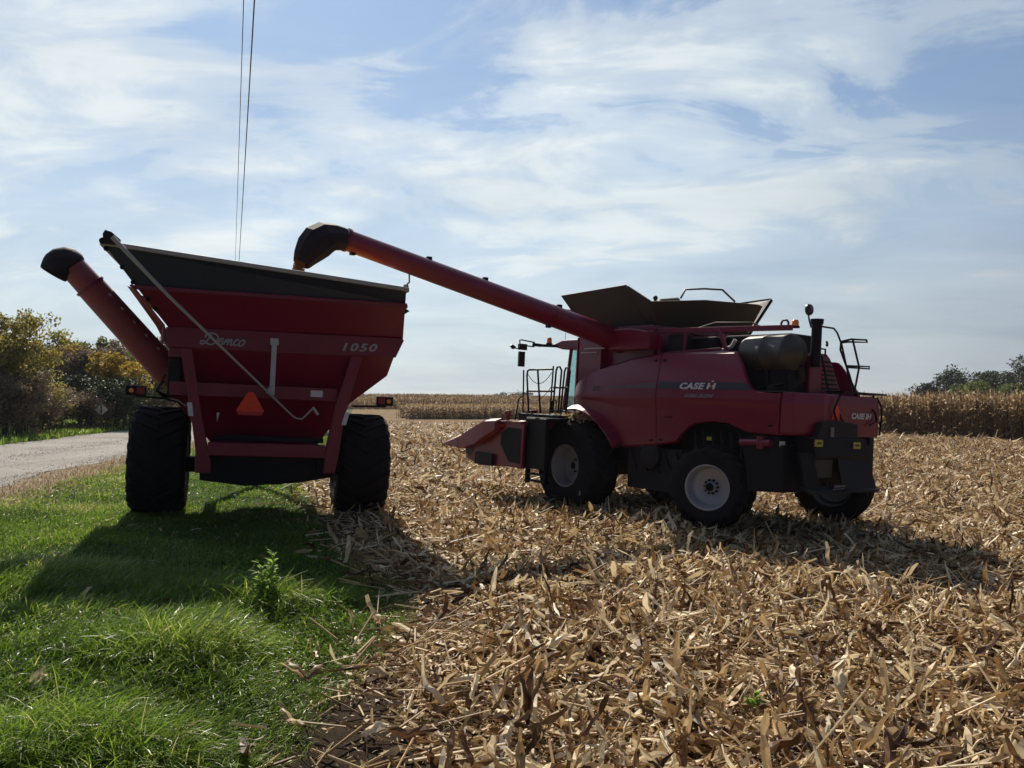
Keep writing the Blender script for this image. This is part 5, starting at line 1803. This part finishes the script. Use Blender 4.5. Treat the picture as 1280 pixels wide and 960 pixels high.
# corn head
sh = [(2.62, 0.76), (2.05, 0.67), (0.62, 0.72), (0.55, 1.66), (1.80, 1.64), (2.0, 1.56), (2.72, 1.28), (2.74, 1.1)]
mb = MB()
mb.slab([(-2.62, y, z) for y, z in [(2.55, 0.80), (2.05, 0.67), (0.45, 0.75), (0.42, 1.66), (1.78, 1.66), (2.2, 1.50), (2.70, 1.27)]], (0.06, 0, 0))
mb.slab([(2.56, y, z) for y, z in [(2.55, 0.80), (2.05, 0.67), (0.45, 0.75), (0.42, 1.66), (1.78, 1.66), (2.2, 1.50), (2.70, 1.27)]], (0.06, 0, 0))
mb.box(-2.56, 2.56, 0.50, 0.62, 0.75, 1.64)
mb.box(-2.56, 2.56, 0.62, 1.9, 0.72, 0.80)
mb.bar((-2.62, 0.5, 1.66), (2.62, 0.5, 1.66), 0.16, 0.10)
head = mb.build('corn_head', 'red', cb, 0.012)
mb = MB()
mb.slab([(-2.66, y, z) for y, z in [(1.80, 1.68), (0.45, 1.70), (0.45, 1.655), (1.78, 1.64), (2.70, 1.25), (2.72, 1.31)]], (0.12, 0, 0))
mb.build('head_edge', 'redband', head, 0.005)
for k in range(7):
    x_ = -2.6 + 5.2 * k / 6
    mb = MB()
    wdt = 0.17
    cs = [(1.25, 1.74, wdt * 1.1, 0.25), (1.65, 1.71, wdt * 1.25, 0.40), (1.95, 1.60, wdt * 1.25, 0.45), (2.45, 1.40, wdt, 0.35), (2.74, 1.29, wdt * 0.85, 0.30), (2.75, 1.31, wdt * 0.9, 0.30), (3.1, 1.22, wdt * 0.6, 0.22), (3.55, 1.08, 0.03, 0.05)]
    secs = []
    for (y, zt, hw2, dp) in cs:
        secs.append([(x_ - hw2, y, zt - dp), (x_ - hw2 * 0.9, y, zt - 0.06), (x_, y, zt), (x_ + hw2 * 0.9, y, zt - 0.06), (x_ + hw2, y, zt - dp)])
    vs = [p for s_ in secs for p in s_]
    n5 = 5
    fs = [(i * 5 + j, i * 5 + (j + 1) % 5, i * 5 + 5 + (j + 1) % 5, i * 5 + 5 + j) for i in range(len(cs) - 1) for j in range(5)] + [(0, 1, 2, 3, 4), tuple(range((len(cs) - 1) * 5, len(cs) * 5))]
    mb.add(vs, fs, False)
    mb.build('snout', 'redtube' if k in (0, 6) else 'red', head, 0.008)
mb = MB()
mb.slab([(-2.625, y, z) for y, z in [(0.5, 0.82), (0.5, 1.55), (0.95, 1.56), (1.2, 1.42), (1.22, 1.2), (1.05, 1.0), (0.9, 0.84)]], (-0.004, 0, 0))
mb.build('opening_shade', 'black', head)  # black sheet on the solid end panel, painting the shade inside an opening
mb = MB()
mb.slab([(-2.63, y, z) for y, z in [(2.58, 0.95), (2.05, 1.45), (1.55, 1.58), (1.50, 1.50), (1.95, 1.36), (2.4, 0.85)]], (-0.004, 0, 0))
mb.build('dark_stripe', 'stripe', head)
mb = MB()
mb.box(-2.70, -2.62, 1.42, 2.10, 0.70, 0.96)
mb.build('end_cover', 'poly', head, 0.02)
text('head_lettering', 'CASE IH', 0.10, (-2.64, 2.10, 1.28), (0, -1, 0.35), (0, 0, 1), 'greydecal', head, shear=0.1, bold=0.003, width=0.42)
mb = MB()
mb.lathe([(0.0, 0.04), (0.1, 0.04), (0.11, 0.075), (0.20, 0.085), (0.21, 0.0)], 14, 'Z', (-2.55, 1.10, 1.70))
mb.build('marker_lamp', 'redtube', head)
MB().box(-2.66, -2.62, 1.12, 1.55, 1.56, 1.62).build('red_reflector', 'smvred', head)
MB().box(-1.75, -1.55, 1.35, 1.50, 1.86, 1.93).build('turn_lamp', 'redlens', cb, 0.01)

# residue clinging above the front wheel
bag = Bag()
n = 260
P = np.stack([rng.uniform(-1.85, -1.25, n), rng.uniform(-0.45, 0.55, n), 1.80 + rng.random(n) * 0.10], 1)
bag.add(strips(P, rng.uniform(0, 6.28, n), rng.normal(0, 0.4, n), rng.uniform(0.06, 0.22, n), rng.uniform(0.015, 0.05, n), rng.normal(-0.3, 0.7, n), rng.normal(0, 0.7, n), rng.normal(0, 0.7, n), 3, 1, tint=np.clip(rng.beta(2.5, 1.5, n), 0, 1)))
o = bag.build('trapped_husks', 'residue')
o.matrix_world = cb.matrix_world
tag(o, 'pale corn husks heaped on top of the combine front wheel guard', 'husks', kind='stuff')

# falling grain
bag = Bag()
n = 9000
s_ = rng.random(n)
rad = (0.06 + 0.10 * s_) * np.sqrt(rng.random(n))
aa = rng.uniform(0, 6.28, n)
P = np.stack([-8.08 - 0.14 * s_ + rad * np.cos(aa), -0.90 + rad * np.sin(aa), 4.30 - 0.78 * s_], 1)
bag.add(strips(P, rng.uniform(0, 6.28, n), rng.normal(0, 0.8, n), np.full(n, 0.016), np.full(n, 0.013), np.zeros(n), rng.normal(0, 1, n), np.zeros(n), 1, 1, base=0.8, tip=0.8))
o = bag.build('falling_grain', 'grain')
o.matrix_world = cb.matrix_world
tag(o, 'golden stream of corn falling from the auger spout into the cart', 'grain', kind='stuff')

# ------------------------------------------------------------------ single plants and husks one can point to
def weed(x, y, h, label, mat, nl=26, lw=0.03, seed=4, stemn=3, ll=0.16):
    global rng
    sv, rng = rng, np.random.default_rng(seed)
    z0 = float(height(x, y))
    e = tag(empty('weed', Matrix.Translation((x, y, z0))), label, 'weed')
    mb = MB()
    lv = Bag()
    for s in range(stemn):
        a = rng.uniform(0, 6.28)
        hh = h * (1.0 if s == 0 else rng.uniform(0.7, 0.97))
        tp_ = Vector((math.cos(a) * 0.25 * h * (s > 0) + 0.02, math.sin(a) * 0.12 * h * (s > 0), hh))
        mb.tube([(0, 0, 0), tp_ * 0.5 + Vector((0.01, 0, 0)), tp_], [0.008, 0.006, 0.003], 6)
        f = rng.uniform(0.15, 1.0, nl)
        P = np.stack([tp_.x * f, tp_.y * f, tp_.z * f], 1)
        lv.add(strips(P, rng.uniform(0, 6.28, nl), rng.uniform(0.3, 1.1, nl), ll * rng.uniform(0.5, 1.1, nl) * (1.15 - 0.6 * f), np.full(nl, lw) * rng.uniform(0.6, 1.2, nl), -rng.uniform(0.3, 1.3, nl), rng.normal(0, 0.3, nl), rng.normal(0, 0.4, nl), 4, 2, tip=0.05, base=0.3, fold=0.3, tint=rng.uniform(0.5, 0.9, nl)))
    mb.build('stem', M['weedstem'], e)
    lv.build('leaves', mat, e)
    rng = sv
    return e


M['weedstem'] = flat('weed_stem', (0.07, 0.12, 0.03), 0.6)
M['weedleaf'] = leafmat('weed_leaves', [(0, (0.08, 0.18, 0.025)), (1, (0.28, 0.42, 0.09))], 0.6)
weed(gx(340, 8.0), 8.0, 0.56, 'tall leafy green weed rising from grass at edge of cart shadow', M['weedleaf'], 24, 0.04, 4, 5, 0.19)
weed(gx(938, 5.9), 5.9, 0.16, 'small green seedling sprouting in the corn residue', M['weedleaf'], 8, 0.045, 9, 2, 0.12)


def husk(px_, D, label, tint, L, W, nl, yaw0, pitch0, seed, mat='residue'):
    global rng
    sv, rng = rng, np.random.default_rng(seed)
    x = gx(px_, D)
    b = Bag()
    P = np.zeros((nl, 3)) + np.array([[0, 0, 0.03]])
    b.add(strips(P, yaw0 + rng.normal(0, 0.5, nl), pitch0 + rng.normal(0, 0.2, nl), rng.uniform(0.7, 1.1, nl) * L, rng.uniform(0.7, 1.1, nl) * W, -rng.uniform(0.1, 1.0, nl), rng.normal(0.3, 0.5, nl), rng.normal(0, 0.6, nl), 7, 2, tip=0.15, base=0.4, fold=0.5, wav=0.16, tint=np.clip(tint + rng.normal(0, 0.06, nl), 0, 1)))
    o = b.build('corn_husk', mat)
    o.location = (x, D, float(height(x, D)) + 0.03)
    tag(o, label, 'corn husk')
    rng = sv


husk(40, 5.6, 'pale tan corn husk lying alone in the foreground grass', 0.85, 0.19, 0.05, 6, 0.8, 0.9, 1)
husk(80, 7.7, 'flattened tan husk in grass at the edge of cart shadow', 0.75, 0.3, 0.06, 6, 0.1, 0.2, 2)
husk(385, 6.0, 'reddish brown curled corn leaf where grass meets residue', 0.28, 0.26, 0.07, 3, 2.3, 0.9, 3)
husk(455, 5.1, 'cream torn husk on bare soil at the grass edge', 0.98, 0.17, 0.06, 4, 0.4, 0.6, 5)
husk(660, 5.4, 'dark upright stalk stub with ragged sheath in the foreground', 0.15, 0.34, 0.08, 5, 1.4, 1.25, 6)
husk(1045, 6.2, 'large pale curled husk standing up behind the green seedling', 0.9, 0.28, 0.07, 5, 1.2, 0.9, 7)
husk(1262, 5.0, 'large cream husk at right edge of the foreground', 0.92, 0.28, 0.09, 5, 1.6, 0.8, 8)
husk(375, 7.7, 'two short corn stalks lying across the grass below the weed', 0.7, 0.2, 0.03, 2, 0.6, 0.4, 10)

# ------------------------------------------------------------------ air
m, t = new_mat('haze_air')
pv = t.a('ShaderNodeVolumePrincipled')
pv.inputs['Color'].default_value = (0.80, 0.84, 0.90, 1)
pv.inputs['Density'].default_value = 0.0002
pv.inputs['Anisotropy'].default_value = 0.15
o_ = t.a('ShaderNodeOutputMaterial')
t.l(pv.outputs[0], o_.inputs['Volume'])
tag(MB().box(-1600, 1600, -350, 3100, -30, 40).build('haze', m), 'thin autumn haze over the fields', 'haze', kind='stuff')
